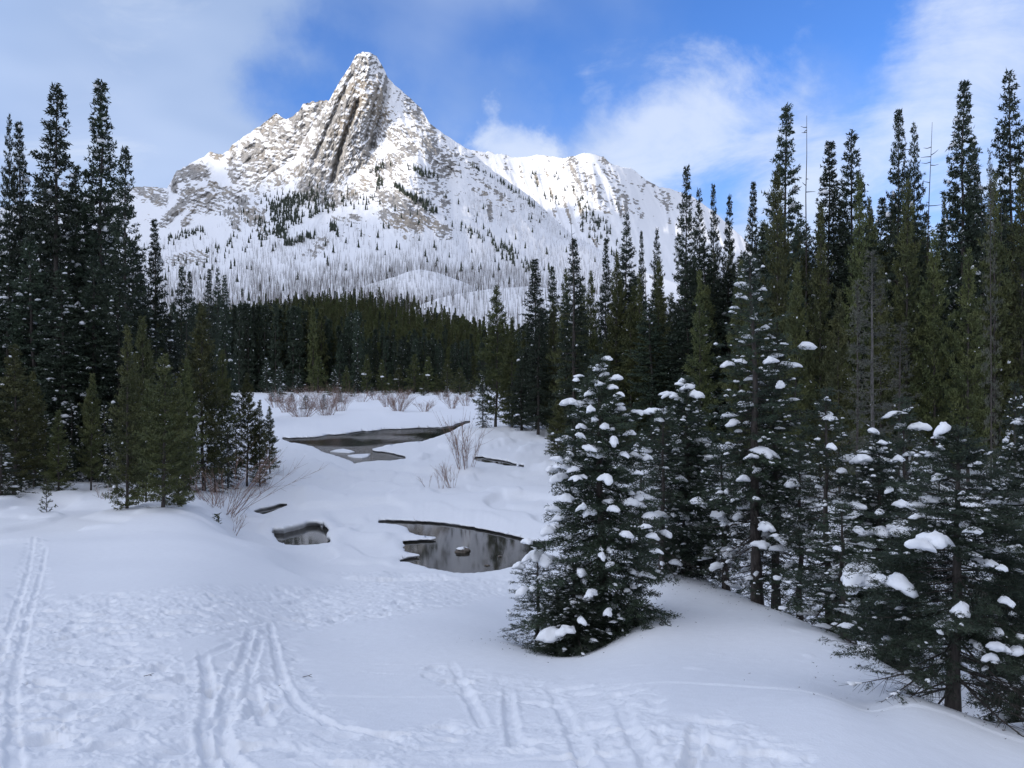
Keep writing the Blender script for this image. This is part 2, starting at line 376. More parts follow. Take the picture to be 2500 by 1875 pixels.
def ground_detail(x, y, z0):
    """drifts, trampled snow and ski tracks laid over the smooth ground"""
    r = np.hypot(x, y); u, v = proj(x, y, z0); u = np.nan_to_num(u, nan=-9e3); v = np.nan_to_num(v, nan=9e3)
    z = z0.copy()
    z += 0.035 * np.clip(r / 8, 0.4, 3.0) * perlin(np.c_[x / 2.6, y / 2.6], 3) * (r < 60)
    m = (r > 6) & (r < 400)
    z[m] += (np.clip(r[m] / 40, 0.15, 1.6) * 0.20 * fbm(np.c_[x[m] / 7, y[m] / 9], 3, 11)).astype(float)
    mid = (r > 24) & (r < 120)
    tn = fbm(np.c_[x[mid] / 5.5, y[mid] / 7.5], 2, 12); z[mid] += 0.26 * sstep(tn, -.02, .12) * sstep(r[mid], 24, 34) * (1 - .5 * sstep(r[mid], 90, 120)) + .10 * sstep(fbm(np.c_[x[mid] / 2.4, y[mid] / 3.2], 2, 14), .1, .25)
    far = (r > 95) & (r < 400)
    z[far] += 0.8 * np.maximum(0, fbm(np.c_[x[far] / 9, y[far] / 14], 3, 31)) * sstep(r[far], 95, 150)
    near = (r < 26) & (y > 1)
    if near.any():
        xn, yn, un, vn = x[near], y[near], u[near], v[near]
        mask = np.zeros(len(xn))
        for st, s in TRAMPLED:
            d, w = seg_dist(un, vn, st); mask = np.maximum(mask, s * (1 - sstep(d, w * 0.55, w * 1.15)))
        edge = fbm(np.c_[xn / 0.7, yn / 0.7], 3, 41)
        mask = np.clip(mask * (1 + 0.9 * edge) , 0, 1.2)
        wx = xn + 0.07 * perlin(np.c_[xn / .2, yn / .2], 55); wy = yn + 0.07 * perlin(np.c_[xn / .2, yn / .2], 56)
        P = np.c_[wx, wy]
        l1 = fbm(P / 0.62, 2, 42); l2 = fbm(P / 0.17, 3, 43, ridged=True); l3 = fbm(P / 0.055, 2, 44)
        print_ = sstep(perlin(P / 0.30, 47), 0.12, 0.42)
        zz = mask * (0.032 * l1 + 0.026 * l2 + 0.014 * l3 - 0.042 * print_ - 0.02)
        zz += 0.003 * fbm(np.c_[xn / 0.25, yn / 0.25], 3, 46)
        pit = np.maximum(0, perlin(np.c_[xn / .35, yn / .35], 48) - 0.52) * 2                       # scattered dents and fallen clods
        zz += 0.035 * pit * sstep(perlin(np.c_[xn / 2.2, yn / 2.2], 49), -.05, .35) * (np.where(un > 560, 1, .4))
        wob = 0.020 * perlin(np.c_[xn / .3, yn / .3], 60); rough = fbm(np.c_[xn / .06, yn / .09], 2, 61)
        for k, (pts, w, dp) in enumerate(TRACKS):
            mm = np.ones(len(xn), bool)
            us = [p[0] for p in pts]; vs = [p[1] for p in pts]
            mm = (un > min(us) - 40) & (un < max(us) + 40) & (vn > min(vs) - 30) & (vn < max(vs) + 30)
            if not mm.any(): continue
            wp = []
            for pu, pv in pts:                                  # the track's own line on the snow
                dd = np.linspace(2.2, 26, 600); xx = (pu - CX) / F * dd
                gv = proj(xx, dd, ground_base(xx, dd))[1]
                i = np.argmin(np.abs(gv - pv)) if pv < gv[0] else 0
                wp.append((xx[i], dd[i]))
            d, _ = seg_dist(xn[mm], yn[mm], wp); d = np.abs(d + wob[mm])
            w = w * 0.95
            dp = dp * 0.46 * (0.55 + 0.9 * np.clip(0.5 + perlin(np.c_[xn[mm] / .9, yn[mm] / .9], 63 + k), 0, 1)) * (0.15 + 0.85 * sstep(np.hypot(xn[mm] - wp[0][0], yn[mm] - wp[0][1]), 0, .9))
            prof = -dp * (1 - sstep(d, w * 0.45, w * 1.1)) + 0.25 * dp * np.exp(-((d - w * 1.35) / (w * 0.4)) ** 2)
            prof = prof + rough[mm] * 0.35 * dp * np.exp(-((d - w) / (w * 0.7)) ** 2)
            zz[mm] += prof
        z[near] += zz
    return z

def ground_z(x, y):
    x = np.atleast_1d(np.asarray(x, float)); y = np.atleast_1d(np.asarray(y, float))
    return ground_base(x, y)

def build_ground():
    th_f = np.arange(-0.635, 0.636, 1.25 / F)
    th_f = np.arctan(np.arange(-558, 559, 1.5) / F)
    a, b = th_f[0], th_f[-1]
    side = np.geomspace(0.004, math.pi - b, 46)
    th = np.concatenate([(a - side[::-1])[1:], th_f, (b + side)[:-1]])     # full circle; the seam lies behind the camera
    th = np.append(th, a - side[-1] + 2 * math.pi) if False else th
    r = [0.6, 1.0, 1.5, 2.0]
    while r[-1] < 300:
        q = r[-1]; h = np.interp(q, [2, 5, 10, 15, 20, 26], [1.75, 2.2, 3.3, 4.3, 5.3, 6.6])
        r.append(q + 1.4 * q * q / (F * h))
    r = np.array(r + list(np.geomspace(r[-1] * 1.05, 9000, 34)))
    R, TH = np.meshgrid(r, th, indexing='ij')
    X, Y = R * np.sin(TH), R * np.cos(TH)
    nr, nc = R.shape; x, y = X.ravel(), Y.ravel()
    z = ground_base(x, y)
    # pools: settle the snow towards the lip, then snap nodes on to the outline
    def uv(x, y, z): return proj(x, y, z)
    cand = (R.ravel() > 19) & (R.ravel() < 150) & (np.abs(TH.ravel()) < 0.62)
    ci = np.where(cand)[0]
    s_all = np.full(len(x), -1e3); gu = np.zeros(len(x)); gv = np.zeros(len(x)); lipz = np.full(len(x), -6.6)
    polys = []
    for poly, lip in POOLS:
        P = np.array(poly); n = len(P); out = []
        for i in range(n):
            p, q = P[i], P[(i + 1) % n]; L = np.hypot(*(q - p)); k = max(1, int(L / 1.5))
            for j in range(k): out.append(p + (q - p) * j / k)
        out = np.array(out)
        out = out + 0.55 * np.c_[perlin(out / 4.0, 71), perlin(out / 4.0, 72)] * (1.0 if len(out) > 60 else 0.5)
        polys.append((out, lip))
    z0 = z.copy()
    def measure(first):
        # the lip plane gives every node its place against the outlines
        for k, (poly, lip) in enumerate(polys):
            uu, vv = uv(x[ci], y[ci], np.full(len(ci), WATER_Z + lip))
            lo, hi = poly.min(0) - 26, poly.max(0) + 26
            m = (uu > lo[0]) & (uu < hi[0]) & (vv > lo[1]) & (vv < hi[1])
            idx = ci[m]
            s, px, py = poly_sdf(uu[m], vv[m], poly)
            better = s > s_all[idx] if first else np.ones(len(idx), bool)
            if not first: better = owner[idx] == k
            j = idx[better]; s_all[j] = s[better]; gu[j] = (px - uu[m])[better]; gv[j] = (py - vv[m])[better]; lipz[j] = WATER_Z + lip
            if first: owner[j] = k
    owner = np.full(len(x), -1)
    measure(True)
    for it in range(2):
        sn = np.abs(s_all) < 0.95
        sn &= (owner >= 0)
        d = y[sn]; h = -lipz[sn]
        nd = F * h / (F * h / d + gv[sn])                    # depth whose row on the lip plane is the outline's
        nu = CX + F * x[sn] / d + gu[sn]
        y[sn] = nd; x[sn] = (nu - CX) / F * nd
        if it == 0: keep = sn.copy(); measure(False); s_all[keep] = np.clip(s_all[keep], -0.5, 0.5)
    z = ground_detail(x, y, ground_base(x, y))
    near = owner >= 0
    wgt = 1 - sstep(np.where(near, -s_all, 99), 0.0, 17.0)
    bulge = 0.05 * np.clip(-s_all, 0, 6) / 6
    z = z * (1 - wgt) + (lipz + np.where(near, bulge, 0)) * wgt
    rim = near & (s_all > -2.2); z[rim] -= 0.03 * sstep(s_all[rim], -2.2, 0)
    # faces
    Q = grid_quads(nr, nc, wrap=True)[:, ::-1]
    uu, vv = s_all.reshape(-1), None
    inside_c = s_all[Q].mean(1); mx = s_all[Q].max(1)
    onr = keep[Q]
    hole = (np.where(onr, 0, s_all[Q]).sum(1) > 0) & (owner[Q].max(1) >= 0)
    hole |= (onr.all(1) & (inside_c > 0.02))
    Qk = Q[~hole]; Qh = Q[hole]
    # rim edges: belong to one kept and one removed face
    def edges(Q): return np.concatenate([Q[:, [0, 1]], Q[:, [1, 2]], Q[:, [2, 3]], Q[:, [3, 0]]])
    eh = edges(Qh); ek = edges(Qk); N = len(x)
    kh = np.minimum(eh[:, 0], eh[:, 1]) * N + np.maximum(eh[:, 0], eh[:, 1])
    kk = np.minimum(ek[:, 0], ek[:, 1]) * N + np.maximum(ek[:, 0], ek[:, 1])
    e = ek[np.isin(kk, kh)]
    vs = np.unique(e); remap = np.full(N, -1); remap[vs] = np.arange(len(vs))
    # outward direction (away from the water) at each rim node, averaged from a wide difference of the distance field
    k = owner[vs]; ox = np.zeros(len(vs)); oy = np.zeros(len(vs))
    for kk_, (poly, lip) in enumerate(polys):
        m = k == kk_
        if not m.any(): continue
        U, Vv = uv(x[vs[m]], y[vs[m]], np.full(m.sum(), WATER_Z + lip)); e_ = 2.5
        du = poly_sdf(U + e_, Vv, poly)[0] - poly_sdf(U - e_, Vv, poly)[0]; dv = poly_sdf(U, Vv + e_, poly)[0] - poly_sdf(U, Vv - e_, poly)[0]
        d = y[vs[m]]; wx = -du * 1.0; wy = dv * d / 6.7 * 0.25      # world axes
        L = np.hypot(wx, wy) + 1e-6; ox[m] = wx / L; oy[m] = wy / L
    bx, by, bz = x[vs], y[vs], z[vs]
    und = 0.13 + 0.10 * perlin(np.c_[bx / 1.7, by / 1.7], 81)
    rings = []
    for f, dz in ((-0.25, 0.25), (0.0, 0.5), (1.2, 0.85), (2.4, 1.6)):
        zz = bz + (WATER_Z - bz) * dz if dz < 1.5 else np.full(len(bz), WATER_Z - 0.3)
        rings.append(np.c_[bx + ox * und * f, by + oy * und * f, zz])
    V = np.c_[x, y, z]
    allv = [V] + rings; base = [None]; off = N; Qw = []
    prev = e
    for rg in rings:
        cur = remap[e] + off
        Qw.append(np.stack([prev[:, 1], prev[:, 0], cur[:, 0], cur[:, 1]], -1)); prev = cur; off += len(vs)
    Vall = np.concatenate(allv); Qall = np.concatenate([Qk] + Qw)
    used = np.zeros(len(Vall), bool); used[Qall.ravel()] = True
    rm = np.cumsum(used) - 1
    o = mk('snowy_ground', Vall[used], Q=rm[Qall], mats=[M_snow], smooth=True)
    tag(o, kind='structure')
    return o
build_ground()

w = mk('river_water', [(-60, 15, WATER_Z), (90, 15, WATER_Z), (90, 150, WATER_Z), (-60, 150, WATER_Z)], Q=[(0, 1, 2, 3)], mats=[M_water]); tag(w, kind='structure')

# ------------------------------------------------------------------ mountains, as relief between the valley and the skyline
z1 = lambda a, b: (122.9 + .1852 * a, 41 + .1852 * b)
z2 = lambda a, b: (409.6 + .14815 * a, 122.9 + .14815 * b)

def strokes(U, V, lst, conv, k):
    m = np.zeros(U.shape)
    for s in lst:
        p0, p1 = conv(s[0], s[1]), conv(s[2], s[3]); w = s[4] * k
        sel = (U > min(p0[0], p1[0]) - 1.6 * w) & (U < max(p0[0], p1[0]) + 1.6 * w) & (V > min(p0[1], p1[1]) - 1.6 * w) & (V < max(p0[1], p1[1]) + 1.6 * w)
        if sel.any():
            d, _ = seg_dist(U[sel], V[sel], [p0, p1]); m[sel] = np.maximum(m[sel], (s[5] if len(s) > 5 else 1.0) * (1 - sstep(d, 0.45 * w, 1.45 * w)))
    return m

LAYERS = {}
def relief(name, us, sky_pts, bottom_v, ctrl, rock, conv, k, detail, nrow, jag, back=500):
    """a mountain side seen from the valley; ctrl gives distances (u, v, D)"""
    sp = np.array([p[:2] for p in sky_pts], float)
    skyv = np.interp(us, sp[:, 0], sp[:, 1])
    skyv = skyv + jag * (fbm(np.c_[us / 7.0, us * 0 + 3.3], 4, 91, 0.6)) * np.interp(us, sp[:, 0], [p[2] if len(p) > 2 else 1 for p in sky_pts])
    C = np.array(ctrl, float)
    # the distance field is a spline in (u, v)
    ev = tps(C[:, :2] / 100, np.log(C[:, 2]), 5e-4)
    t = np.linspace(0, 1, nrow)
    tt, UU = np.meshgrid(t, us, indexing='ij')
    VV = bottom_v + (skyv[None, :] - bottom_v) * tt
    U, V = UU.ravel(), VV.ravel()
    def D_of(U, V):
        D = np.exp(ev(np.c_[U, V] / 100))
        R = strokes(U, V, rock, conv, k)
        return D, R
    D, R = D_of(U, V)
    D, R = detail(U, V, D, R)
    x = (U - CX) / F * D; z = (HZ - V) / F * D; y = D
    P = np.stack([x, y, z], -1).reshape(nrow, len(us), 3)
    # slope of the carved surface decides where snow can lie
    du = np.gradient(P, axis=1); dv = np.gradient(P, axis=0)
    n = np.cross(du, dv); n /= np.linalg.norm(n, axis=2)[..., None] + 1e-9
    n *= np.sign(-n[..., 1:2] + 1e-9)
    nz = n[..., 2].ravel()
    Rn = R + 0.20 * fbm(np.c_[U / 9, V / 9], 4, 97)
    ledge = fbm(np.c_[(U + V * .4) / 5.5, (V - U * .3) / 1.7], 4, 98, 0.65)
    broad = fbm(np.c_[(U + V) / 22, (V - U * .6) / 10], 4, 99, 0.6)
    upz = sstep(-V, -275, -215)
    nzs = nz.reshape(nrow, -1)
    def box(a, k):
        c = np.cumsum(np.pad(a, ((k + 1, k), (0, 0)), mode='edge'), 0); a = (c[2 * k + 1:] - c[:-2 * k - 1]) / (2 * k + 1)
        c = np.cumsum(np.pad(a, ((0, 0), (k + 1, k)), mode='edge'), 1); return (c[:, 2 * k + 1:] - c[:, :-2 * k - 1]) / (2 * k + 1)
    nzs = box(nzs, 9).ravel()
    rockv = sstep(R * 0.62 + 0.15 * upz + 0.70 * broad * upz - 0.47 - 1.9 * (nz - nzs) - 0.7 * (nzs - .68) - 0.95 * ledge * (.5 + .5 * upz), -0.16, 0.16)
    rockv = rockv * sstep(Rn + .45 * upz, 0.05, 0.40)
    # back side falls away behind the crest
    crest = P[-1]; rows = [P.reshape(-1, 3)]; rk = [rockv]
    for i, (db, dz) in enumerate(((12, 4), (60, 30), (200, 140), (back, 420), (back * 2, 1000))):
        q = crest.copy(); q[:, 1] += db; q[:, 0] *= (1 + db / 3000); q[:, 2] = np.maximum(q[:, 2] - dz, -20); rows.append(q); rk.append(rockv.reshape(nrow, -1)[-1] * 0.5)
    V3 = np.concatenate(rows); nrow2 = nrow + 5
    o = mk(name, V3, Q=grid_quads(nrow2, len(us)), mats=[M_mount], smooth=True, attrs={'rock': np.concatenate(rk)})
    tag(o, kind='structure')
    LAYERS[name] = dict(us=us, sky=skyv, bot=bottom_v, P=P, rock=rockv.reshape(nrow, -1))
    return o

def at_layer(name, u, v):
    L = LAYERS[name]; us = L['us']; nrow = L['P'].shape[0]
    sk = np.interp(u, us, L['sky'])
    t = (v - L['bot']) / (sk - L['bot'])
    j = np.clip(np.interp(u, us, np.arange(len(us))), 0, len(us) - 1).round().astype(int)
    i = np.clip(t * (nrow - 1), 0, nrow - 1).round().astype(int)
    ok = (t > 0) & (t < 1)
    return L['P'][i, j], L['rock'][i, j], ok

# main peak
mainrock = [(1300, 150, 1180, 500, 105), (1180, 450, 1060, 780, 125), (1330, 300, 1290, 620, 100), (1370, 180, 1400, 420, 45), (1260, 110, 1400, 170, 40, .6), (1560, 330, 1640, 520, 50, .7), (1640, 560, 1740, 680, 60),
            (1480, 500, 1600, 560, 60, .7), (1560, 590, 1360, 690, 40, .9), (1420, 700, 1250, 800, 50, .6), (1420, 850, 1600, 900, 65), (1430, 940, 1580, 1000, 55), (1650, 960, 1740, 1040, 45, .9), (1700, 780, 1740, 860, 40, .7),
            (1130, 870, 1240, 820, 45, .8), (1150, 980, 1250, 960, 40, .7), (1000, 1160, 1080, 1090, 45, .9), (640, 860, 720, 960, 60, .9), (580, 920, 620, 1000, 40, .8), (730, 800, 960, 700, 50, .55),
            (270, 1190, 420, 1170, 55, 1), (1530, 1060, 1560, 1070, 20, .8), (1975, 860, 1985, 960, 16, .9), (1800, 600, 2100, 900, 30, .45), (1660, 450, 1800, 700, 30, .6), (1110, 560, 1130, 740, 60, .9), (700, 980, 900, 1100, 60, .35),
            (1100, 900, 1300, 1100, 90, .35), (1500, 700, 1700, 900, 90, .42), (1900, 800, 1950, 820, 20, .8), (1020, 820, 1200, 700, 40, .8)]
gul = [([(389.6, 80), (385, 100), (380, 119), (374.8, 134), (372, 148)], 3.4, 45), ([(358, 102), (347, 130), (339.6, 152), (332, 182)], 2.4, 55), ([(352, 75), (338, 105), (325, 135), (312, 165)], 2.2, 30),
       ([(372, 148), (366, 165), (352, 176)], 5, 20), ([(448, 175), (455, 215), (470, 250)], 9, 26), ([(330, 200), (318, 240), (300, 275)], 10, 28), ([(378, 90), (371, 118), (366, 140)], 1.6, 26)]
def detail_main(U, V, D, R):
    s = U * 0.95 + V * 0.33                                   # across the fins of the buttress
    along = -U * 0.33 + V * 0.95
    butt = strokes(U, V, [(1320, 80, 1180, 500, 130), (1180, 450, 1060, 800, 130), (1330, 300, 1300, 620, 110)], z1, .1852)
    up = sstep(-V, -300, -200)
    R = R * (0.45 + 0.55 * sstep(V, 62, 98))
    fin = fbm(np.c_[(s + 2.5 * perlin(np.c_[U / 14, V / 14], 111)) / 12, along / 55], 4, 101, 0.5, ridged=True)
    g1 = fbm(np.c_[(U - 0.25 * (V - 150) * np.sign(U - 370)) / 15, V / 38], 4, 103, 0.52, ridged=True)
    iso = fbm(np.c_[U / 5.5, V / 4.2], 5, 105, 0.6)
    strat = fbm(np.c_[(U * .8 + V * .6) / 16, (V * .8 - U * .55) / 3.0], 3, 107)
    rr = np.clip(R, 0, 1)
    sc = D / 2000
    D = D - butt * (fin * 15 + 14 * fbm(np.c_[s / 4.6, along / 11], 4, 112, .6, ridged=True)) * sc - (1 - butt) * up * g1 * 26 * sc * (0.6 + 0.4 * rr) * sstep(V, 48, 75)
    D = D + iso * (9.0 + 11 * rr) * sc * (0.3 + 0.7 * up) + strat * (0.8 + 9 * rr * (1 - butt)) * sc
    D = D + fbm(np.c_[U / 1.9, V / 1.6], 2, 109) * (0.8 + 4.5 * rr) * sc
    for pts, w, a in gul:
        d, _ = seg_dist(U + 1.3 * perlin(np.c_[U / 6, V / 6], 110), V, pts); D = D + a * np.exp(-(d / w) ** 2)
    chute, _ = seg_dist(U, V, [(389.6, 78), (385, 100), (380, 119), (374.8, 134)]); R = R * sstep(chute, 2.0, 4.0)
    return D, R
ctrl_main = [(366, 52, 2330), (350, 66, 2340), (384, 69, 2330), (345, 100, 2190), (365, 100, 2140), (385, 100, 2190), (400, 100, 2225), (421, 108, 2260), (340, 140, 2050), (362, 140, 2040), (378, 140, 2085), (395, 140, 2050),
             (415, 140, 2000), (448, 137, 2120), (430, 124, 2150), (300, 145, 2190), (320, 140, 2110), (325, 185, 1880), (345, 190, 1830), (300, 180, 1960), (271, 174, 2120), (380, 180, 1790), (415, 170, 1740), (440, 180, 1800),
             (469, 150, 2080), (493, 171, 2060), (532, 198, 2020), (572, 235, 1950), (600, 250, 1900), (640, 270, 1850), (243, 195, 2060), (197, 226, 1960), (169, 237, 1900), (122, 250, 1850), (60, 270, 1750), (0, 285, 1700), (-80, 295, 1650),
             (250, 230, 1690), (320, 220, 1550), (400, 220, 1430), (460, 220, 1550), (510, 220, 1760), (200, 260, 1470), (280, 260, 1290), (400, 260, 1170), (480, 260, 1270), (560, 260, 1520), (150, 290, 1150), (280, 290, 1010),
             (400, 290, 950), (500, 290, 1010), (600, 290, 1180), (0, 310, 1150), (800, 318, 1300), (1100, 345, 900)]
for u in (-100, 100, 300, 450, 650, 850, 1130):
    ctrl_main += [(u, 325 if u < 700 else 352, 700), (u, 350 if u < 700 else 362, 520), (u, 375, 385), (u, 394, 300)]
us_unused = np.arange(-90, 1120, 1.25); 
relief('mountain', np.interp(np.linspace(0, 1, 680), [0, .08, .93, 1], [-100, 125, 640, 1130]), [(-100, 296), (0, 285), (60, 270), (122, 250), (169, 237), (197, 226), (223, 211), (243, 194.7), (271, 174), (294, 159.5, 2), (300.7, 144.7, 2), (315.5, 120.6, 2), (328.5, 101, 2), (341, 80, 2),
        (350.7, 65, 1.5), (356, 55), (362.7, 51.7), (370, 53), (376.6, 55.8), (384, 68.8, 2), (387.7, 78), (406, 94.7, .6), (421, 107.7), (430, 124), (448.8, 137), (469, 150), (493, 170.6), (532.5, 198), (572.6, 235.5), (599, 249),
        (640, 270), (700, 292), (800, 318), (1130, 345)], 396.0, ctrl_main, mainrock, z1, .1852, detail_main, 430, 1.7)

# left shoulder behind it
leftrock = [(1000, 360, 930, 560, 65), (1080, 340, 960, 500, 60), (820, 450, 860, 600, 75), (700, 600, 780, 680, 90), (590, 565, 610, 580, 30), (490, 605, 520, 610, 25), (320, 720, 430, 700, 50), (380, 830, 450, 860, 70), (480, 780, 500, 790, 30),
            (620, 640, 640, 720, 60, .8), (560, 820, 480, 850, 40, .7), (330, 870, 220, 980, 25), (400, 900, 330, 980, 18, .8), (110, 800, 200, 840, 55, .9), (740, 470, 850, 420, 28), (860, 560, 900, 640, 50, .7), (290, 740, 280, 800, 20), (700, 760, 820, 700, 60, .5), (540, 900, 640, 820, 60, .5)]
def detail_left(U, V, D, R):
    rr = np.clip(R, 0, 1)
    g = fbm(np.c_[(U + .9 * V) / 17, V / 22], 4, 121, 0.55, ridged=True)
    iso = fbm(np.c_[U / 7, V / 5], 5, 123, 0.6)
    strat = fbm(np.c_[(U + V * .5) / 18, (V - U * .25) / 2.6], 3, 127)
    return D - g * (10 + 26 * rr) + iso * (4 + 22 * rr) + strat * (1 + 12 * rr) + fbm(np.c_[U / 1.9, V / 1.6], 2, 129) * (0.6 + 5 * rr), R
relief('mountain_shoulder', np.r_[np.arange(-60, 110, 6), np.arange(110, 352, 1.0)], [(-60, 215), (0, 208), (80, 196), (137.7, 186.4), (167, 188), (172, 178, 2), (176.6, 171.5, 2), (193, 162), (204, 157), (210, 151.5), (218, 154), (223, 154), (229, 150), (232, 144.7), (245, 136), (260, 126),
        (270, 118), (276.6, 113.5), (282, 117), (286, 119.7), (292, 117), (295, 114, 2), (302.5, 104.5, 3), (313.6, 101.5, 3), (328.5, 100.5, 2), (350, 104)], 285.0,
       [(-60, 215, 2900), (137, 187, 2850), (176, 172, 2650), (232, 145, 2680), (276, 114, 2720), (313, 102, 2620), (350, 104, 2600), (300, 140, 2420), (270, 160, 2380), (220, 190, 2330), (170, 210, 2320), (100, 230, 2320), (0, 240, 2300), (340, 150, 2400),
        (280, 200, 2150), (200, 240, 2050), (100, 280, 1950), (0, 290, 1900), (340, 280, 1900), (250, 175, 2330)], leftrock, z1, .1852, detail_left, 230, 2.2)

# sunlit ridge to the right, farther away
rightrock = [(1100, 260, 1180, 420, 75), (1230, 440, 1260, 500, 45), (1320, 260, 1400, 420, 50, .8), (1300, 540, 1330, 600, 35), (1400, 460, 1450, 580, 50), (1170, 600, 1190, 620, 30), (640, 230, 660, 330, 13, .8), (740, 260, 760, 360, 13, .8),
             (850, 330, 860, 400, 15, .7), (1650, 430, 1760, 560, 40, .7), (500, 210, 600, 300, 14, .6), (1550, 330, 1620, 400, 18, .7), (1240, 290, 1300, 440, 40, .6), (1480, 520, 1560, 620, 40, .6), (930, 240, 950, 280, 12, .7), (1900, 500, 2100, 560, 40, .7), (1250, 780, 1270, 820, 20)]
def detail_right(U, V, D, R):
    R = R * .62
    rr = np.clip(R, 0, 1)
    g = fbm(np.c_[(U - .30 * (V - 160)) / 14, V / 60], 3, 141, 0.5, ridged=True)
    iso = fbm(np.c_[U / 6, V / 5], 5, 143, 0.6)
    return D - g * (42 + 10 * rr) * sstep(V, 150, 175) + iso * (3 + 28 * rr) + fbm(np.c_[U / 2, V / 1.7], 2, 149) * (0.8 + 8 * rr), R
relief('mountain_ridge', np.r_[np.arange(440, 770, 1.2), np.arange(770, 1140, 10)], [(440, 140), (476, 151), (490, 152, 2), (504.4, 155.5, 2), (520.7, 157.7), (538.5, 154.7), (565, 157.7), (580, 154, 1.5), (591.8, 153.3), (603.7, 157.7, 1.5), (611, 164), (631.8, 168.8), (649.6, 182), (658.5, 187),
        (673, 189.6), (691, 196), (715, 212), (745, 240), (780, 275), (820, 300), (900, 318), (1130, 335)], 340.0,
       [(440, 140, 3500), (476, 151, 3500), (538, 155, 3550), (592, 153, 3450), (632, 169, 3500), (673, 190, 3600), (760, 232, 3600), (1130, 330, 3000), (500, 200, 3150), (560, 200, 3050), (590, 200, 2920), (620, 205, 2960), (660, 215, 3150),
        (560, 250, 2650), (620, 250, 2500), (700, 255, 2700), (900, 300, 2700), (600, 295, 2200), (750, 300, 2200), (1000, 335, 2000), (600, 340, 1600), (800, 340, 1600), (450, 250, 2700)], rightrock, z2, .14815, detail_right, 190, 2.0)

# two low burnt knolls at the mountain's foot
def detail_knoll(U, V, D, R): return D + 4 * fbm(np.c_[U / 9, V / 9], 4, 151), R * 0
relief('hill', np.arange(340, 520, 1.0), [(340, 296), (371, 283.6), (397, 276), (410, 271), (419, 269.2), (437.7, 272.5), (455, 279), (465.5, 282.7), (490, 296), (520, 306)], 322.0,
       [(340, 296, 905), (419, 270, 960), (520, 306, 905), (400, 300, 860), (460, 300, 860), (340, 322, 780), (420, 322, 760), (520, 322, 780)], [], z1, .1852, detail_knoll, 60, 0.5, back=20)
relief('hill.001', np.arange(395, 640, 1.0), [(395, 322), (406, 311), (420, 305), (437.7, 298.4), (460, 293.5), (489.6, 289), (530, 286), (640, 300)], 345.0,
       [(395, 322, 660), (438, 298, 700), (490, 289, 740), (640, 300, 740), (450, 320, 640), (560, 320, 640), (400, 345, 560), (520, 345, 550), (640, 345, 560)], [], z1, .1852, detail_knoll, 60, 0.5, back=20)

# added unseen western ridge, its crest shaped to shade valley and lower slopes
def build_shade_ridge():
    ys = np.linspace(-5200, 4200, 240); t = np.linspace(0, 1, 26)
    crest = np.interp(ys, [-5200, -2500, 300, 900, 1400, 2000, 2600, 3300, 4200], [800, 1230, 1330, 1360, 1430, 1480, 1400, 1150, 800]) + 70 * fbm(np.c_[ys / 330, ys * 0], 4, 161)
    T, YY = np.meshgrid(t, ys, indexing='ij'); Cc = crest[None, :]
    X = -3150 + (T - 0.5) * 3400 + 60 * fbm(np.c_[YY.ravel() / 300, T.ravel() * 5], 3, 163).reshape(T.shape)
    Z = -40 + (Cc + 40) * (1 - np.abs(T - 0.5) * 2) ** 1.15 + 45 * fbm(np.c_[YY.ravel() / 160, T.ravel() * 12], 4, 165).reshape(T.shape) * (1 - np.abs(T - .5) * 2)
    o = mk('unseen_shade_ridge', np.stack([X, YY, Z], -1).reshape(-1, 3), Q=grid_quads(26, 240), mats=[M_mount], smooth=True, attrs={'rock': 0.3 + 0.5 * fbm(np.c_[YY.ravel() / 90, T.ravel() * 16], 3, 167)})
    tag(o, kind='structure')
build_shade_ridge()
#TREES
# ------------------------------------------------------------------ foliage materials
def needle_mat(name, c0, c1, c2):
    m, t, p = material(name)
    geo = t.new('ShaderNodeNewGeometry').outputs['Position']
    rnd = t.new('ShaderNodeObjectInfo').outputs['Random']
    n = t.noise(geo, 1.1, 3, 0.6); n2 = t.noise(geo, 9.0, 2, 0.5)
    c = t.mix(t.ramp(n, 0.35, 0.68), c0, c1)
    c = t.mix(t.ramp(n2, 0.55, 0.8, 0.0, 0.6), c, c2)
    hsv = t.new('ShaderNodeHueSaturation'); t.put(hsv.inputs['Color'], c)
    t.put(hsv.inputs['Value'], t.ramp(rnd, 0, 1, 0.75, 1.25, False)); t.put(hsv.inputs['Hue'], t.ramp(rnd, 0, 1, 0.49, 0.515, False))
    t.put(p.inputs['Base Color'], hsv.outputs[0]); p.inputs['Roughness'].default_value = 0.6
    return m
M_spruce = needle_mat('spruce_needles', (0.026, 0.040, 0.026), (0.042, 0.060, 0.034), (0.085, 0.092, 0.058))
M_pine = needle_mat('pine_needles', (0.056, 0.069, 0.025), (0.096, 0.104, 0.034), (0.135, 0.128, 0.048))
M_pale = needle_mat('dry_needles', (0.060, 0.066, 0.050), (0.095, 0.095, 0.070), (0.13, 0.12, 0.085))
def plain_mat(name, a, b, sc, rough=0.85, bmp=0.01):
    m, t, p = material(name)
    geo = t.new('ShaderNodeNewGeometry').outputs['Position']
    mp = t.new('ShaderNodeMapping'); t.put(mp.inputs[0], geo); mp.inputs['Scale'].default_value = (1, 1, 0.3)
    n = t.noise(mp.outputs[0], sc, 5, 0.65); t.put(p.inputs['Base Color'], t.mix(t.ramp(n, 0.3, 0.7), a, b)); p.inputs['Roughness'].default_value = rough
    t.put(p.inputs['Normal'], t.bump(n, 0.6, bmp)); return m
M_bark = plain_mat('bark', (0.035, 0.030, 0.027), (0.095, 0.082, 0.072), 24)
M_greybark = plain_mat('grey_bark', (0.07, 0.067, 0.062), (0.16, 0.15, 0.14), 18)
M_snag = plain_mat('weathered_wood', (0.13, 0.12, 0.115), (0.26, 0.24, 0.225), 2.0)
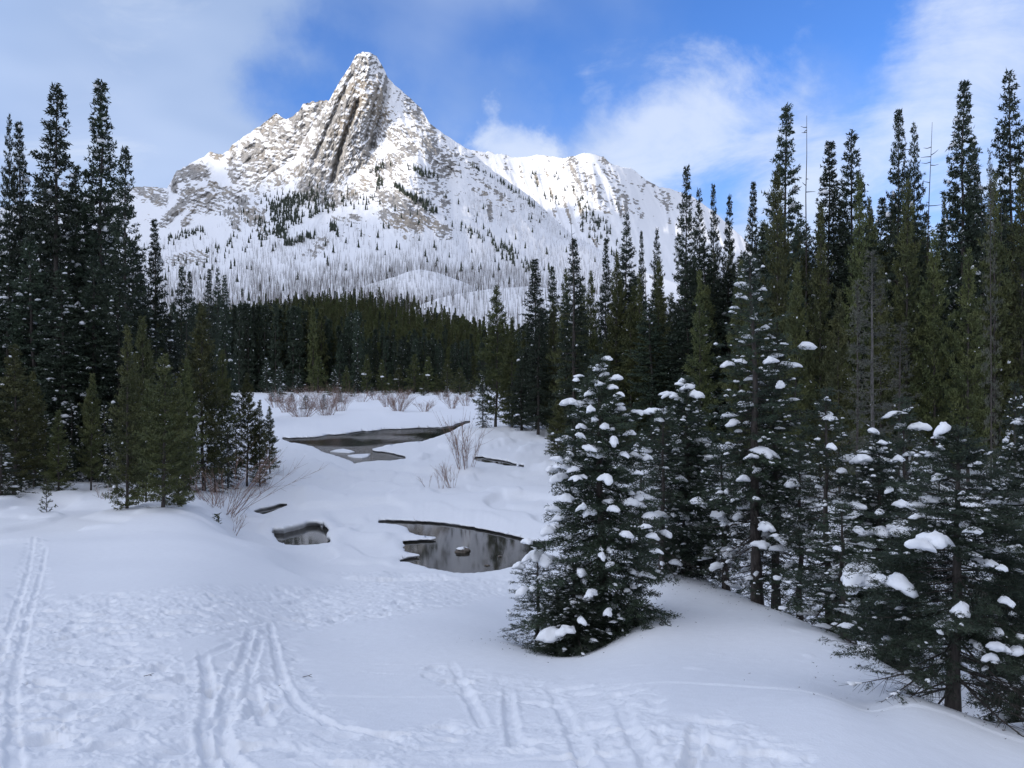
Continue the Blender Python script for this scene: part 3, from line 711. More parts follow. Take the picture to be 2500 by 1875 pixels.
M_willow = plain_mat('willow_bark', (0.16, 0.10, 0.085), (0.30, 0.21, 0.17), 9)
M_lichen = plain_mat('hanging_lichen', (0.07, 0.075, 0.06), (0.12, 0.125, 0.10), 9)
M_rock = plain_mat('river_rock', (0.06, 0.05, 0.04), (0.20, 0.17, 0.14), 14, 0.5, 0.02)

# ------------------------------------------------------------------ mesh makers for trees
def tubes(P, R, k=3):
    """P (N, m, 3) poly-lines with radii R (N, m) -> vertices and quads"""
    N, m, _ = P.shape
    d = np.gradient(P, axis=1); d /= np.linalg.norm(d, axis=2)[..., None] + 1e-9
    ref = np.where(np.abs(d[..., 2:3]) > 0.8, np.array([1., 0, 0]), np.array([0, 0, 1.]))
    a = np.cross(d, ref); a /= np.linalg.norm(a, axis=2)[..., None] + 1e-9; b = np.cross(d, a)
    an = np.arange(k) * 2 * math.pi / k
    V = P[:, :, None, :] + R[:, :, None, None] * (np.cos(an)[None, None, :, None] * a[:, :, None, :] + np.sin(an)[None, None, :, None] * b[:, :, None, :])
    base = (np.arange(N) * m * k)[:, None, None]
    i = np.arange(m - 1)[None, :, None] * k; j = np.arange(k)[None, None, :]; j2 = (j + 1) % k
    Q = np.stack([base + i + j, base + i + j2, base + i + k + j2, base + i + k + j], -1).reshape(-1, 4)
    return V.reshape(-1, 3), Q

def blades(p, d, L, w, g):
    """one pointed triangle per needle or spray"""
    n = len(p); d = d / (np.linalg.norm(d, axis=1)[:, None] + 1e-9)
    s = np.cross(d, g.normal(size=(n, 3))); s /= np.linalg.norm(s, axis=1)[:, None] + 1e-9
    w = np.broadcast_to(np.asarray(w, float), (n,))[:, None]; L = np.broadcast_to(np.asarray(L, float), (n,))[:, None]
    V = np.stack([p - s * w / 2, p + s * w / 2, p + d * L], 1).reshape(-1, 3)
    return V, np.arange(3 * n).reshape(-1, 3)

def ico(sub):
    import bmesh
    bm = bmesh.new(); bmesh.ops.create_icosphere(bm, subdivisions=sub, radius=1)
    V = np.array([v.co[:] for v in bm.verts]); T = np.array([[v.index for v in f.verts] for f in bm.faces]); bm.free(); return V, T
ICO = {k: ico(k) for k in (1, 2, 3, 4)}

def pad_shape(sub, g, a, b, c, yaw, pitch=0.0, lobes=4, spread=0.75):
    """a pillow of snow: long axis a, across b, thickness c, with lobes that sag over the twigs"""
    V, T = ICO[sub]; D = V.copy(); r = np.full(len(D), 0.62)
    for i in range(lobes):
        th = (i + g.uniform(-.4, .4)) * 2 * math.pi / lobes; l = np.array([math.cos(th), math.sin(th), g.uniform(-.55, .15)]); l /= np.linalg.norm(l)
        r = r + g.uniform(.1, spread) * np.exp(g.uniform(4, 12) * (D @ l - 1))
    if sub > 1: r = r * (1 + 0.34 * perlin(D * 2.1 + g.uniform(0, 90), 5))
    if sub > 2: r = r * (1 + 0.08 * perlin(D * 4 + g.uniform(0, 90), 6))
    P = D * r[:, None]
    P[:, 2] = np.where(P[:, 2] < 0, P[:, 2] * 0.70, P[:, 2] * 0.95)
    P[:, 2] -= 0.13 * (P[:, 0] ** 2 + P[:, 1] ** 2)
    P = P * np.array([a, b, c])
    cp, sp = math.cos(pitch), math.sin(pitch); P = np.c_[P[:, 0] * cp - P[:, 2] * sp, P[:, 1], P[:, 0] * sp + P[:, 2] * cp]
    cy, sy = math.cos(yaw), math.sin(yaw); P = np.c_[P[:, 0] * cy - P[:, 1] * sy, P[:, 0] * sy + P[:, 1] * cy, P[:, 2]]
    return P, T

def conifer(seed, H, R, z0=0.08, whorls=40, per=5, kind='spruce', bl=(0.12, 0.035), dens=30, tw_sp=0.16, tw_len=0.42, trunk_r=None, gap=0.12, shape=0.75, snow=0.0, snow_sub=1, snow_size=1.0,
            lean=0.0, tiers=5, bare=0.0, lichen=0, droop=0.0, fat=1.0, fuzz=0.0, pads=1, jit=0.33):
    g = np.random.default_rng(seed); trunk_r = trunk_r or H * 0.011
    # trunk
    m = 14; hz = np.linspace(-0.04 * H, H, m); wob = 0.006 * H * np.cumsum(g.normal(size=(m, 2)), 0) * 0.35; wob -= wob[1]
    lx = lean * H * (np.clip(hz / H, 0, 1)) ** 1.4
    TP = np.c_[wob[:, 0] + lx, wob[:, 1], hz]; TR = trunk_r * (1 - np.clip(hz / H, 0, 1)) ** 0.85 + 0.0025 * H * .3; TR[:2] *= (1.35, 1.12)
    def axis(h): return np.c_[np.interp(h, hz, TP[:, 0]), np.interp(h, hz, TP[:, 1]), h]
    tv, tq = tubes(TP[None], TR[None], 8)
    # boughs
    n = whorls * per
    hw = z0 * H + (H * 0.985 - z0 * H) * (np.linspace(0, 1, whorls) ** (0.92))
    h = np.repeat(hw, per) + g.normal(size=n) * H / whorls * jit; h = np.clip(h, z0 * H * .8, H * 0.992)
    t = np.clip((H - h) / (H - z0 * H), 0, 1.1)
    prof = np.clip(t, 0, 1) ** shape * (0.50 + 0.50 * sstep(t, 0.0, 0.28))
    if kind == 'pine': prof = prof * (1 - 0.35 * sstep(t, 0.6, 1.05))
    else: prof = prof * (1 - 0.22 * sstep(t, 0.8, 1.05))
    az = np.tile(np.arange(per) * 2 * math.pi / per, whorls) + np.repeat(g.uniform(0, 6.28, whorls), per) + g.normal(size=n) * 0.35
    clump = 1 + 0.50 * perlin(np.c_[h / (H * 0.05), np.cos(az) * 1.3, np.sin(az) * 1.3], seed)
    L = R * prof * clump * g.uniform(0.62, 1.14, n) + 0.012 * H
    alive = g.uniform(size=n) > gap * (0.4 + t)
    if kind == 'pine': p0 = 0.75 - 0.75 * t + g.normal(size=n) * 0.14; curl = 0.55
    else: p0 = 0.62 * np.clip(1 - t, 0, 1) ** 2.4 - 0.06 - 0.34 * t - droop * t + g.normal(size=n) * 0.12; curl = 0.38 + 0.1 * t
    h, L, az, p0, t = [q[alive] for q in (h, L, az, p0, t)]; n = len(h); curl = np.broadcast_to(curl, alive.shape)[alive] if np.ndim(curl) else np.full(n, curl)
    S_ = np.linspace(0, 1, tiers)
    pit = p0[:, None] + curl[:, None] * (S_[None] ** 1.5) ; yaw = az[:, None] + (g.normal(size=n) * 0.25)[:, None] * S_[None]
    dirs = np.stack([np.cos(pit) * np.sin(yaw), np.cos(pit) * np.cos(yaw), np.sin(pit)], -1)
    step = (L / (tiers - 1))[:, None, None]
    BP = np.concatenate([np.zeros((n, 1, 3)), np.cumsum(dirs[:, :-1] * step, 1)], 1) + axis(h)[:, None, :]
    br = (0.0045 * L + 0.0022 * fat)[:, None] * (1.15 - S_[None]) * (1.7 if R < 1.6 else 1.3)
    isb = t > 1 - bare                                       # dead boughs low on the trunk carry no needles
    bv, bq = tubes(BP, br, 3)
    # side twigs
    cnt = np.maximum(2, (L / tw_sp).astype(int)); bi = np.repeat(np.arange(n), cnt)
    s = 0.16 + 0.84 * g.uniform(size=len(bi)) ** 0.85; s = np.minimum(s, 0.995)
    fi = s * (tiers - 1); i0 = np.minimum(fi.astype(int), tiers - 2); fr = (fi - i0)[:, None]
    p = BP[bi, i0] * (1 - fr) + BP[bi, i0 + 1] * fr; d = dirs[bi, i0]
    side = np.cross(d, [0, 0, 1.]); side /= np.linalg.norm(side, axis=1)[:, None] + 1e-9
    sg = np.where(g.uniform(size=len(bi)) < 0.5, -1, 1)[:, None]; ang = g.uniform(0.5, 1.1, len(bi))[:, None]
    td = d * np.cos(ang) + side * sg * np.sin(ang)
    td[:, 2] += (g.normal(size=len(bi)) * 0.26 + (0.28 if kind == 'pine' else -0.10))
    td /= np.linalg.norm(td, axis=1)[:, None]
    tl = tw_len * L[bi] * (1.05 - s) * g.uniform(0.55, 1.2, len(bi)) + bl[0] * 0.6
    dead = isb[bi] & (g.uniform(size=len(bi)) < 0.9)
    TWP = np.stack([p, p + td * tl[:, None]], 1); tr = np.stack([0.0016 + 0.004 * tl * .7, 0.0008 + 0 * tl], 1) * (1.0 if R < 1.6 else 2.2)
    selw = tl > bl[0] * 0.9
    wv, wq = tubes(TWP[selw], tr[selw], 3)
    bough = (np.concatenate([bv, wv]), np.concatenate([bq, wq + len(bv)]))
    # needles along twigs, along the outer bough and at the leader
    live = ~dead
    c2 = np.maximum(2, (tl[live] * dens * 1.0 + 1.5).astype(int)); k = np.repeat(np.where(live)[0], c2)
    q = g.uniform(size=len(k))[:, None]; np_ = p[k] + td[k] * tl[k][:, None] * q; nd = td[k]
    c3 = np.maximum(2, (L * dens * 0.75).astype(int)); c3 = np.where(isb, 0, c3); k3 = np.repeat(np.arange(n), c3); s3 = 0.22 + 0.78 * g.uniform(size=len(k3)); f3 = s3 * (tiers - 1); j3 = np.minimum(f3.astype(int), tiers - 2); r3 = (f3 - j3)[:, None]
    P3 = BP[k3, j3] * (1 - r3) + BP[k3, j3 + 1] * r3; D3 = dirs[k3, j3]
    nl = int(dens * H * 0.10) + 4; hl = H * (0.90 + 0.10 * g.uniform(size=nl)); P4 = axis(hl); D4 = np.tile([0, 0, 1.], (nl, 1))
    NP = np.concatenate([np_, P3, P4]); ND = np.concatenate([nd, D3, D4])
    rad = g.normal(size=(len(NP), 3)); rad -= (rad * ND).sum(1)[:, None] * ND; rad /= np.linalg.norm(rad, axis=1)[:, None] + 1e-9
    up = 0.35 if kind == 'spruce' else 0.45
    NP = NP + g.normal(size=NP.shape) * fuzz * [1, 1, .8]
    nd_ = ND * g.uniform(0.25, 0.95, (len(NP), 1)) + rad * 0.75; nd_[:, 2] += up * 0.35
    nv, nt = blades(NP, nd_, bl[0] * g.uniform(0.65, 1.2, len(NP)), bl[1] * g.uniform(0.7, 1.2, len(NP)), g)
    out = dict(H=H, R=R, trunk=(tv, tq), bough=bough, needles=(nv, nt), BP=BP, az=az, L=L, dirs=dirs, t=t)
    if snow > 0:
        # small pads that settled on the boughs
        cand = np.where((L > 0.12 * R) & (g.uniform(size=n) < snow * np.clip(.35 + 2.2 * t, 0, 1)))[0]; Vs, Ts, off = [], [], 0
        for i in cand:
            for rep in range(pads + int(g.uniform() < 0.5)):
                sx = g.uniform(0.35, 0.98); f = sx * (tiers - 1); j = min(int(f), tiers - 2); pp = BP[i, j] * (1 - f + j) + BP[i, j + 1] * (f - j)
                a = snow_size * g.lognormal(-0.2, 0.6); yaw = math.pi / 2 - az[i] + g.normal() * 0.5
                P, T = pad_shape(snow_sub, g, a, a * g.uniform(.5, .8), a * g.uniform(.55, .95), yaw, pitch=float(p0[i] * .6), lobes=5 if snow_sub > 1 else 2)
                Vs.append(P + pp + np.array([0, 0, 0.10 * a + bl[1] * .5])); Ts.append(T + off); off += len(P)
        if Vs: out['snow'] = (np.concatenate(Vs), np.concatenate(Ts))
    if lichen:
        i = np.where(t > 0.55)[0]; k = g.choice(i, lichen); s5 = g.uniform(0.05, 0.8, lichen); f = s5 * (tiers - 1); j = np.minimum(f.astype(int), tiers - 2); r = (f - j)[:, None]
        P = BP[k, j] * (1 - r) + BP[k, j + 1] * r + g.normal(size=(lichen, 3)) * [.01, .01, 0]
        out['lichen'] = blades(P, np.tile([0, 0, -1.], (lichen, 1)) + g.normal(size=(lichen, 3)) * 0.12, g.uniform(.04, .15, lichen), 0.007, g)
    return out

def proto(name, T, leaf, bark=None):
    bark = bark or M_bark
    tv, tq = T['trunk']; bv, bq = T['bough']
    d = dict(H=T['H'], R=T['R'], T=T, parts=[])
    d['parts'].append(('trunk', mk('trunk', tv, Q=tq, mats=[bark], smooth=True, link=False), None))
    d['parts'].append(('bough', mk('bough', bv, Q=bq, mats=[M_bark if bark is M_bark else bark], smooth=True, link=False), None))
    d['parts'].append(('crown', mk('crown', *T['needles'], mats=[leaf], link=False), None))
    if 'lichen' in T: d['parts'].append(('lichen', mk('lichen', *T['lichen'], mats=[M_lichen], link=False), 'stuff'))
    if 'snow' in T: d['parts'].append(('snow_dusting', mk('snow_dusting', *T['snow'], mats=[M_snowpad], smooth=True, link=False), 'stuff'))
    return d

def merged(T, leaf, bark=None, snow=True):
    """a distant tree: one mesh with bark, needle and snow faces"""
    tv, tq = T['trunk']; nv, nt = T['needles']
    tt = np.concatenate([tq[:, [0, 1, 2]], tq[:, [0, 2, 3]]]); V = [tv, nv]; F_ = [tt, nt + len(tv)]; idx = [np.zeros(len(tt)), np.ones(len(nt))]
    if snow and 'snow' in T:
        sv, st = T['snow']; F_.append(st + len(tv) + len(nv)); V.append(sv); idx.append(np.full(len(st), 2))
    return mk('conifer', np.concatenate(V), T=np.concatenate(F_), mats=[bark or M_bark, leaf, M_snowpad], mat_idx=np.concatenate(idx), link=False)

TREES = []
def place(pr, u, d, vtop, halfw, name, label, cat='tree', group=None, yaw=None, base=None, sink=0.05, tint=None):
    x = (u - CX) / F * d; zb = float(ground_z(x, d)[0]) if base is None else base
    top = (HZ - vtop) / F * d; H = top - zb
    s = H / pr['H']; sw = pr.get('wide', 1.3) * (halfw / F * d) / (pr['R']) if halfw else s
    root = bpy.data.objects.new(name, None); COL.objects.link(root); root.empty_display_size = 0.2
    root.location = (x, d, zb - sink); root.scale = (sw, sw, s); root.rotation_euler = (0, 0, random.uniform(0, 6.28) if yaw is None else yaw)
    tag(root, label, cat, group)
    for nm, me, kind in pr['parts']:
        c = bpy.data.objects.new(nm, me); COL.objects.link(c); c.parent = root
        if kind: c['kind'] = kind
    TREES.append((root, pr, u, d)); return root

random.seed(5)
# ---- kinds of tree
near_spruce = proto('near_spruce', conifer(11, 3.2, 1.0, pads=3, z0=0.10, whorls=38, per=7, fuzz=.014, bl=(0.028, 0.0075), dens=400, tw_sp=0.042, tw_len=0.50, trunk_r=0.048, gap=0.22, shape=0.55, snow=0.7, snow_sub=2, snow_size=0.026, bare=0.20, lichen=900, droop=0.10), M_spruce)
mid_spruce = proto('mid_spruce', conifer(12, 4.6, 1.05, pads=3, z0=0.03, whorls=52, per=8, fuzz=.022, bl=(0.042, 0.013), dens=170, tw_sp=0.06, tw_len=0.52, trunk_r=0.07, gap=0.10, shape=0.62, snow=0.8, snow_sub=2, snow_size=0.034, droop=0.22), M_spruce)
thin_spruce = proto('thin_spruce', conifer(13, 6.0, 0.85, pads=2, z0=0.10, whorls=52, per=6, fuzz=.02, bl=(0.050, 0.015), dens=105, tw_sp=0.075, tw_len=0.50, trunk_r=0.075, gap=0.25, shape=0.5, snow=0.7, snow_sub=2, snow_size=0.036, bare=0.22, lichen=400, droop=0.15), M_spruce)
open_spruce = proto('open_spruce', conifer(14, 4.5, 0.85, pads=2, z0=0.06, whorls=36, per=6, fuzz=.02, bl=(0.050, 0.015), dens=105, tw_sp=0.08, tw_len=0.55, trunk_r=0.05, gap=0.28, shape=0.55, snow=0.7, snow_sub=2, snow_size=0.036, bare=0.15, lichen=150, droop=0.1), M_spruce)
tall = [proto('tall_spruce', conifer(20 + i, 20.0, 2.5, z0=0.08, whorls=(52, 46, 42, 56)[i], per=8, jit=.26, fuzz=.05, bl=(0.22, 0.10), dens=20, tw_sp=0.22, tw_len=0.46, trunk_r=0.17, lean=(0, .015, -.02, .01)[i], gap=(0.12, 0.25, 0.36, .18)[i], shape=(0.85, 0.72, 0.6, 1.0)[i], snow=(0.5, 0.35, 0.0, .45)[i], snow_sub=1, snow_size=0.13, droop=0.12), M_spruce) for i in range(4)]
pines = [proto('pine', conifer(30 + i, 10.0, 1.8, z0=(0.06, 0.16, 0.04)[i], whorls=34, per=6, kind='pine', fuzz=.05, bl=(0.16, 0.06), dens=32, tw_sp=0.15, tw_len=0.46, trunk_r=0.09, gap=0.12, shape=(0.7, 0.6, 0.8)[i], snow=0.10, snow_sub=1, snow_size=0.07), M_pine) for i in range(3)]
pale = proto('pale_tree', conifer(36, 8.0, 0.7, z0=0.1, whorls=34, per=5, fuzz=.03, bl=(0.09, 0.03), dens=34, tw_sp=0.13, tw_len=0.45, trunk_r=0.055, gap=0.35, shape=0.6), M_pale, M_greybark)
pale_dark = dict(pale); pale_dark['parts'] = [(a_, (lambda m_: (m_.materials.clear(), m_.materials.append(M_bark), m_)[2])(b_.copy()) if a_ != 'crown' else b_, c_) for a_, b_, c_ in pale['parts']]
sapling = proto('sapling', conifer(37, 1.2, 0.35, z0=0.08, whorls=9, per=5, kind='pine', bl=(0.07, 0.02), dens=60, tw_sp=0.12, tw_len=0.3, trunk_r=0.015, gap=0.1, shape=0.7), M_pine)
snow_spruce = [proto('snow_spruce', conifer(40 + i, 9.0, 1.5, z0=0.03, whorls=34, per=6, bl=(0.15, 0.05), dens=24, tw_sp=0.22, tw_len=0.45, trunk_r=0.09, gap=0.12, shape=0.7, snow=0.8, snow_sub=1, snow_size=0.10, droop=0.2), M_spruce) for i in range(2)]

for p_ in tall: p_['wide'] = 1.75
for p_ in pines: p_['wide'] = 1.4
USED = set()
def nearby(kind, u, vt, anchors, extra=''):
    """words that place one tree of a crowd beside something one can find"""
    au, ph = min(anchors, key=lambda a: abs(a[0] - u)); side = 'left of' if u < au - 3 else 'right of' if u > au + 3 else 'straight below'
    size = 'low' if vt > 330 else 'short' if vt > 270 else 'mid-height' if vt > 235 else 'tall'
    for adj in ('', 'narrower ', 'lower ', 'thinner ', 'second ', 'third ', 'fourth ', 'fifth ', 'sixth '):
        for w in (side, 'behind and ' + side, 'close ' + side):
            t = ('%s%s %s %s%s %s' % (adj, size, kind, extra, w, ph)).strip()
            if t not in USED: USED.add(t); return t
    return t
AL = [(10, 'the thin left-edge spire'), (58, 'the broad left spire'), (98, 'the tallest left spire'), (126, 'the narrow tapering left spire'), (157, 'the bushy topped spruce on the left')]
AR = [(495, 'the big olive pine by the creek'), (545, 'the two dark creek-end conifers'), (574, 'the bare dead leader'), (625, 'the layered open spruce'), (684, 'the spruce before the sunlit ridge'), (752, 'the dark pointed spruce'), (782, 'the leftmost high right spire'),
      (826, 'the round-topped conifer'), (852, 'the open-crowned spruce'), (896, 'the narrow spire by the bare poles'), (961, 'the high dense spire'), (1011, 'the highest right-edge spire')]
def row(lst):
    for (pr, u, d, vt, hw, nm, lab, grp) in lst: place(pr, u, d, vt, hw, nm, lab, 'tree', grp)
G_lt, G_rt, G_np, G_cp, G_mf = 'tall dark spruces left of the valley', 'tall dark spruces right of the valley', 'green pines on the left bank', 'green pines right of the creek', 'snow loaded spruces on the right mound'
# left: tall dark spruces
row([(tall[0], 98, 46, 79, 25, 'tall_spruce', 'tallest dark spruce on the left, its dense spire reaching highest against the cloud', G_lt),
     (tall[1], 58, 45, 88, 27, 'tall_spruce', 'broad dark spruce just left of the tallest left spire, nearly as tall', G_lt),
     (tall[2], 10, 48, 116, 9, 'tall_spruce', 'thin bare-tipped spruce spire near the left edge of the picture', G_lt),
     (tall[0], 22, 46, 122, 15, 'tall_spruce', 'dark spruce between the thin left-edge spire and the broad one', G_lt),
     (tall[1], 126, 44, 149, 19, 'tall_spruce', 'narrow tapering spruce right of the tallest left spire, whole outline against mountain and sky', G_lt),
     (tall[0], 157, 50, 219, 13, 'tall_spruce', 'bushy topped spruce standing in front of the snowy lower left crags', G_lt),
     (tall[0], -6, 44, 146, 16, 'tall_spruce', 'dark spruce cut off by the left edge of the picture', G_lt),
     (tall[1], 80, 50, 165, 18, 'tall_spruce', 'shorter spruce filling the gap between the two tallest left spires', G_lt),
     (tall[2], 42, 52, 175, 18, 'tall_spruce', 'dark spruce crowded behind the broad left spruce', G_lt),
     (tall[1], 108, 54, 190, 15, 'tall_spruce', 'dark spruce crowded behind the tallest left spire', G_lt),
     (tall[0], 142, 55, 262, 14, 'tall_spruce', 'short dark spruce between the narrow spruce and the bushy topped one', G_lt),
     (tall[1], 180, 66, 266, 10, 'tall_spruce', 'slim dark spruce first right of the bushy topped one', G_lt)])
for i, (u, d, vt, hw) in enumerate([(-30, 48, 170, 18), (-60, 46, 150, 20), (5, 40, 262, 18), (35, 40, 240, 20), (66, 39, 270, 20), (92, 40, 255, 20), (118, 40, 280, 18), (-25, 42, 250, 22), (146, 46, 300, 16), (20, 56, 200, 22), (70, 58, 190, 22), (-50, 60, 210, 22), (168, 52, 315, 14), (130, 60, 240, 16), (100, 62, 230, 20), (50, 60, 230, 20)]):
    place(tall[i % 2], u, d, vt, hw * 1.1, 'spruce', nearby('snow-flecked spruce', u, vt, AL), 'tree', 'snow-flecked spruces packed under the left spires')
# spruces at the left rear, against the burnt slope
row([(tall[1], 189, 105, 271, 7, 'spruce', 'dark spruce top left of the slim twin tips against the burnt slope', G_lt), (tall[0], 209, 100, 269, 8, 'spruce', 'taller left one of the two slim dark tips against the burnt slope', G_lt),
     (tall[2], 218.5, 110, 268, 6, 'spruce', 'sparse thin right one of the two slim dark tips against the burnt slope', G_lt), (tall[0], 226, 105, 275, 8, 'spruce', 'dark spruce tip close right of the sparse thin one', G_lt)])
# left bank pines
row([(pines[0], 204, 41, 306, 25, 'pine', 'large full green pine with a broad cone shape above the creek bend', G_np), (pines[0], 163, 26.5, 354, 25, 'pine', 'dense green pine nearest the open snow on the left bank', G_np),
     (pines[2], 127, 27.8, 326, 20, 'pine', 'tall green pine left of the nearest one with snow dots on it', G_np), (pines[1], 144, 36, 318, 17, 'pine', 'darker pine behind and between the two nearest left bank pines', G_np),
     (pines[1], 91, 34, 374, 12, 'pine', 'twin-stemmed pine with bare lower trunks on the left shelf', G_np), (pines[2], 59, 33, 410, 14, 'pine', 'small pine on a bare stem between the twin-stemmed one and the left edge cluster', G_np),
     (pines[0], 14, 33, 345, 24, 'pine', 'dark green pine at the left edge above a snow mound', G_np), (pines[1], 247, 46, 374, 13, 'pine', 'slender pine at the tip of the left bank tree line', G_np),
     (pines[2], 260, 46, 400, 10, 'pine', 'low young pine at the water end of the left bank', G_np), (pines[0], 270, 52, 406, 9, 'pine', 'outermost young pine of the left bank, reaching over the creek', G_np),
     (pines[1], 186, 36, 360, 14, 'pine', 'pine half hidden between the broad cone pine and the nearest one', G_np), (pines[2], 178, 28.5, 378, 15, 'pine', 'right-hand flank pine of the nearest cluster with drooping lower boughs', G_np),
     (pines[1], 146, 29.6, 380, 12, 'pine', 'thin pine inside the nearest left bank cluster', G_np), (pines[0], 222, 45, 350, 15, 'pine', 'green pine on the right flank of the broad cone pine', G_np),
     (pale, 117, 32.5, 437, 9, 'pine', 'sparse pale sapling left of the nearest pine cluster', G_np), (pines[1], 34, 36, 372, 13, 'pine', 'mid green pine behind the left edge pine', G_np)])
for i, (u, d, vt, hw) in enumerate([(2, 31, 440, 22), (20, 34, 420, 18), (45, 37, 410, 14), (72, 38, 395, 15), (105, 38, 400, 15), (66, 36, 440, 12), (110, 35, 430, 12), (30, 38, 400, 16), (236, 48, 395, 10), (-20, 33, 380, 22), (-45, 35, 360, 25), (215, 42, 400, 12), (228, 44, 405, 10), (190, 40, 395, 14)]):
    place(snow_spruce[i % 2], u, d, vt, hw, 'young_spruce', nearby('young snowy spruce', u, vt, [(14, 'the left edge pine'), (59, 'the bare-stemmed small pine'), (91, 'the twin-stemmed pine'), (163, 'the nearest left bank pine'), (204, 'the broad cone pine'), (247, 'the slender tip pine')]), 'tree', 'young snowy spruces on the left bank')
place(sapling, 46.5, 27.5, 474, 8, 'sapling', 'tiny yellowish sapling alone on the snow of the left shelf', 'sapling')
# right: tall spruces and pines of the far bank forest
RT = [(tall[1], 782.5, 52, 107, 20, 'tall_spruce', 'leftmost of the high right-hand spires, slender and tapering'), (tall[0], 826, 54, 141, 20, 'tall_spruce', 'broad round-topped dark conifer between two high right spires'), (tall[2], 852, 56, 131, 20, 'tall_spruce', 'open-crowned dark spruce right of the round-topped one'),
      (tall[1], 896.5, 50, 109, 15, 'tall_spruce', 'narrow spire left of the bare grey poles on the right'), (tall[2], 914, 54, 125, 11, 'tall_spruce', 'thin spruce wedged between bare grey poles'), (tall[0], 961, 46, 82, 21, 'tall_spruce', 'high dense spire second from the right edge'),
      (tall[2], 1011, 46, 73, 20, 'tall_spruce', 'highest spire at the right edge of the picture'), (tall[0], 752, 60, 182, 11, 'tall_spruce', 'dark pointed spruce left of the leftmost high right spire'), (tall[1], 728, 66, 196, 9, 'tall_spruce', 'slim dark spruce between the two dark pointed ones'),
      (tall[1], 684, 60, 166, 12, 'tall_spruce', 'tall spruce rising in front of the far right end of the sunlit ridge'), (tall[2], 700, 64, 190, 9, 'tall_spruce', 'slim spruce close right of the one before the sunlit ridge end'), (tall[1], 715, 66, 184, 8, 'tall_spruce', 'thin-topped spruce standing against pale cloud over the ridge end'),
      (tall[2], 625, 70, 214, 11, 'tall_spruce', 'spruce with open layered top and bare stem before the sunlit ridge slope'), (tall[0], 605, 74, 238, 9, 'tall_spruce', 'small-topped spruce left of the layered open one'), (tall[2], 658, 72, 229, 8, 'tall_spruce', 'sparse spruce left of the tall one before the ridge end'),
      (tall[1], 641, 76, 231, 6, 'tall_spruce', 'thin pointed tip close left of the sparse spruce'), (tall[0], 976, 50, 136, 13, 'tall_spruce', 'spruce hugging the right flank of the high dense spire'), (tall[1], 1040, 48, 90, 20, 'tall_spruce', 'spruce just beyond the right edge of the picture')]
for a in RT: place(*a[:5], a[5], a[6], 'tree', G_rt)
RP = [(pines[0], 776, 44, 168, 20, 'pine', 'green pine in front of the leftmost high right spire'), (pines[2], 859, 42, 176, 20, 'pine', 'green pine before the open-crowned spruce'), (pines[0], 907, 41, 182, 20, 'pine', 'green pine below the bare grey poles'),
      (pines[2], 820, 43, 206, 19, 'pine', 'brownish green pine under the round-topped conifer'), (pines[0], 935, 40, 232, 19, 'pine', 'green pine left of the high dense spire'), (pines[2], 995, 40, 176, 22, 'pine', 'bright green pine left of the right edge'),
      (pines[0], 1022, 40, 172, 22, 'pine', 'dense pine at the right edge under the highest spire'), (pines[1], 741, 44, 262, 16, 'pine', 'yellowish pine at the foot of the dark pointed spruce'), (pines[0], 968, 38, 250, 20, 'pine', 'pine at the foot of the high dense spire'),
      (pines[2], 700, 50, 272, 17, 'pine', 'green pine beneath the slim spruces of the ridge end'), (pines[0], 660, 58, 262, 15, 'pine', 'pine below the sparse spruce'), (pines[2], 880, 40, 262, 18, 'pine', 'pine behind the grey bare-stemmed tree'),
      (tall[1], 574, 62, 238, 14, 'spruce', 'spruce with a dead bare leader above a dense body'), (pines[1], 795, 40, 265, 16, 'pine', 'thin pine right of the young yellow one'), (pines[0], 840, 38, 290, 18, 'pine', 'low pine in the middle of the right forest')]
for a in RP: place(*a[:5], a[5], a[6], 'tree', G_cp)
row([(pines[0], 495.5, 98, 286, 19, 'pine', 'big olive pine at the far left end of the right bank trees', G_cp), (tall[0], 537, 92, 259, 14, 'spruce', 'left one of two dark conifers at the creek end of the right bank', G_cp), (tall[1], 552, 90, 266, 10, 'spruce', 'right one of two dark conifers at the creek end of the right bank', G_cp),
     (pines[2], 512, 95, 318, 15, 'pine', 'low olive pine leaning against the big olive one', G_cp), (snow_spruce[0], 483, 94, 372, 8, 'spruce', 'small snow-dusted spruce nearest the creek on the right bank', G_cp),
     (pines[0], 566, 70, 270, 14, 'pine', 'pine with a full round body beside the bare-leader spruce', G_cp), (pines[1], 617, 66, 254, 13, 'pine', 'green pine below the open layered spruce', G_cp), (pines[0], 592, 68, 272, 14, 'pine', 'green pine between the bare-leader spruce and the layered one', G_cp),
     (pines[2], 640, 62, 275, 14, 'pine', 'green pine right of the one under the layered spruce', G_cp)])
fill = []
rr_ = random.Random(3)
for i in range(165):
    u = rr_.uniform(520, 1120); d = rr_.uniform(52, 105) if u > 620 else rr_.uniform(80, 120)
    cap = np.interp(u, [520, 560, 640, 700, 760, 860, 960, 1100], [300, 290, 272, 245, 222, 200, 190, 185]); fill.append((u, d, cap + rr_.uniform(0, 75), rr_.uniform(9, 15) * 55 / d * 1.8))
for i, (u, d, vt, hw) in enumerate(fill):
    pr = (tall[0], pines[0], tall[1], pines[1], tall[2], pines[2])[i % 6]; sp = i % 2 == 0
    place(pr, u, d, vt, hw, 'spruce' if sp else 'pine', nearby('dark spruce' if sp else 'green pine', u, vt, AR), 'tree', 'trees deep inside the right-hand forest')
for i in range(30):
    u = rr_.uniform(545, 1100); d = rr_.uniform(34, 58)
    place((snow_spruce[i % 2], open_spruce, pines[1])[i % 3], u, d, rr_.uniform(390, 440) if d > 40 else rr_.uniform(410, 455), rr_.uniform(7, 12), 'young_conifer', nearby(('snowy young spruce', 'open young spruce', 'young pine')[i % 3], u, 400, AR), 'tree', 'young conifers under the right-hand forest')
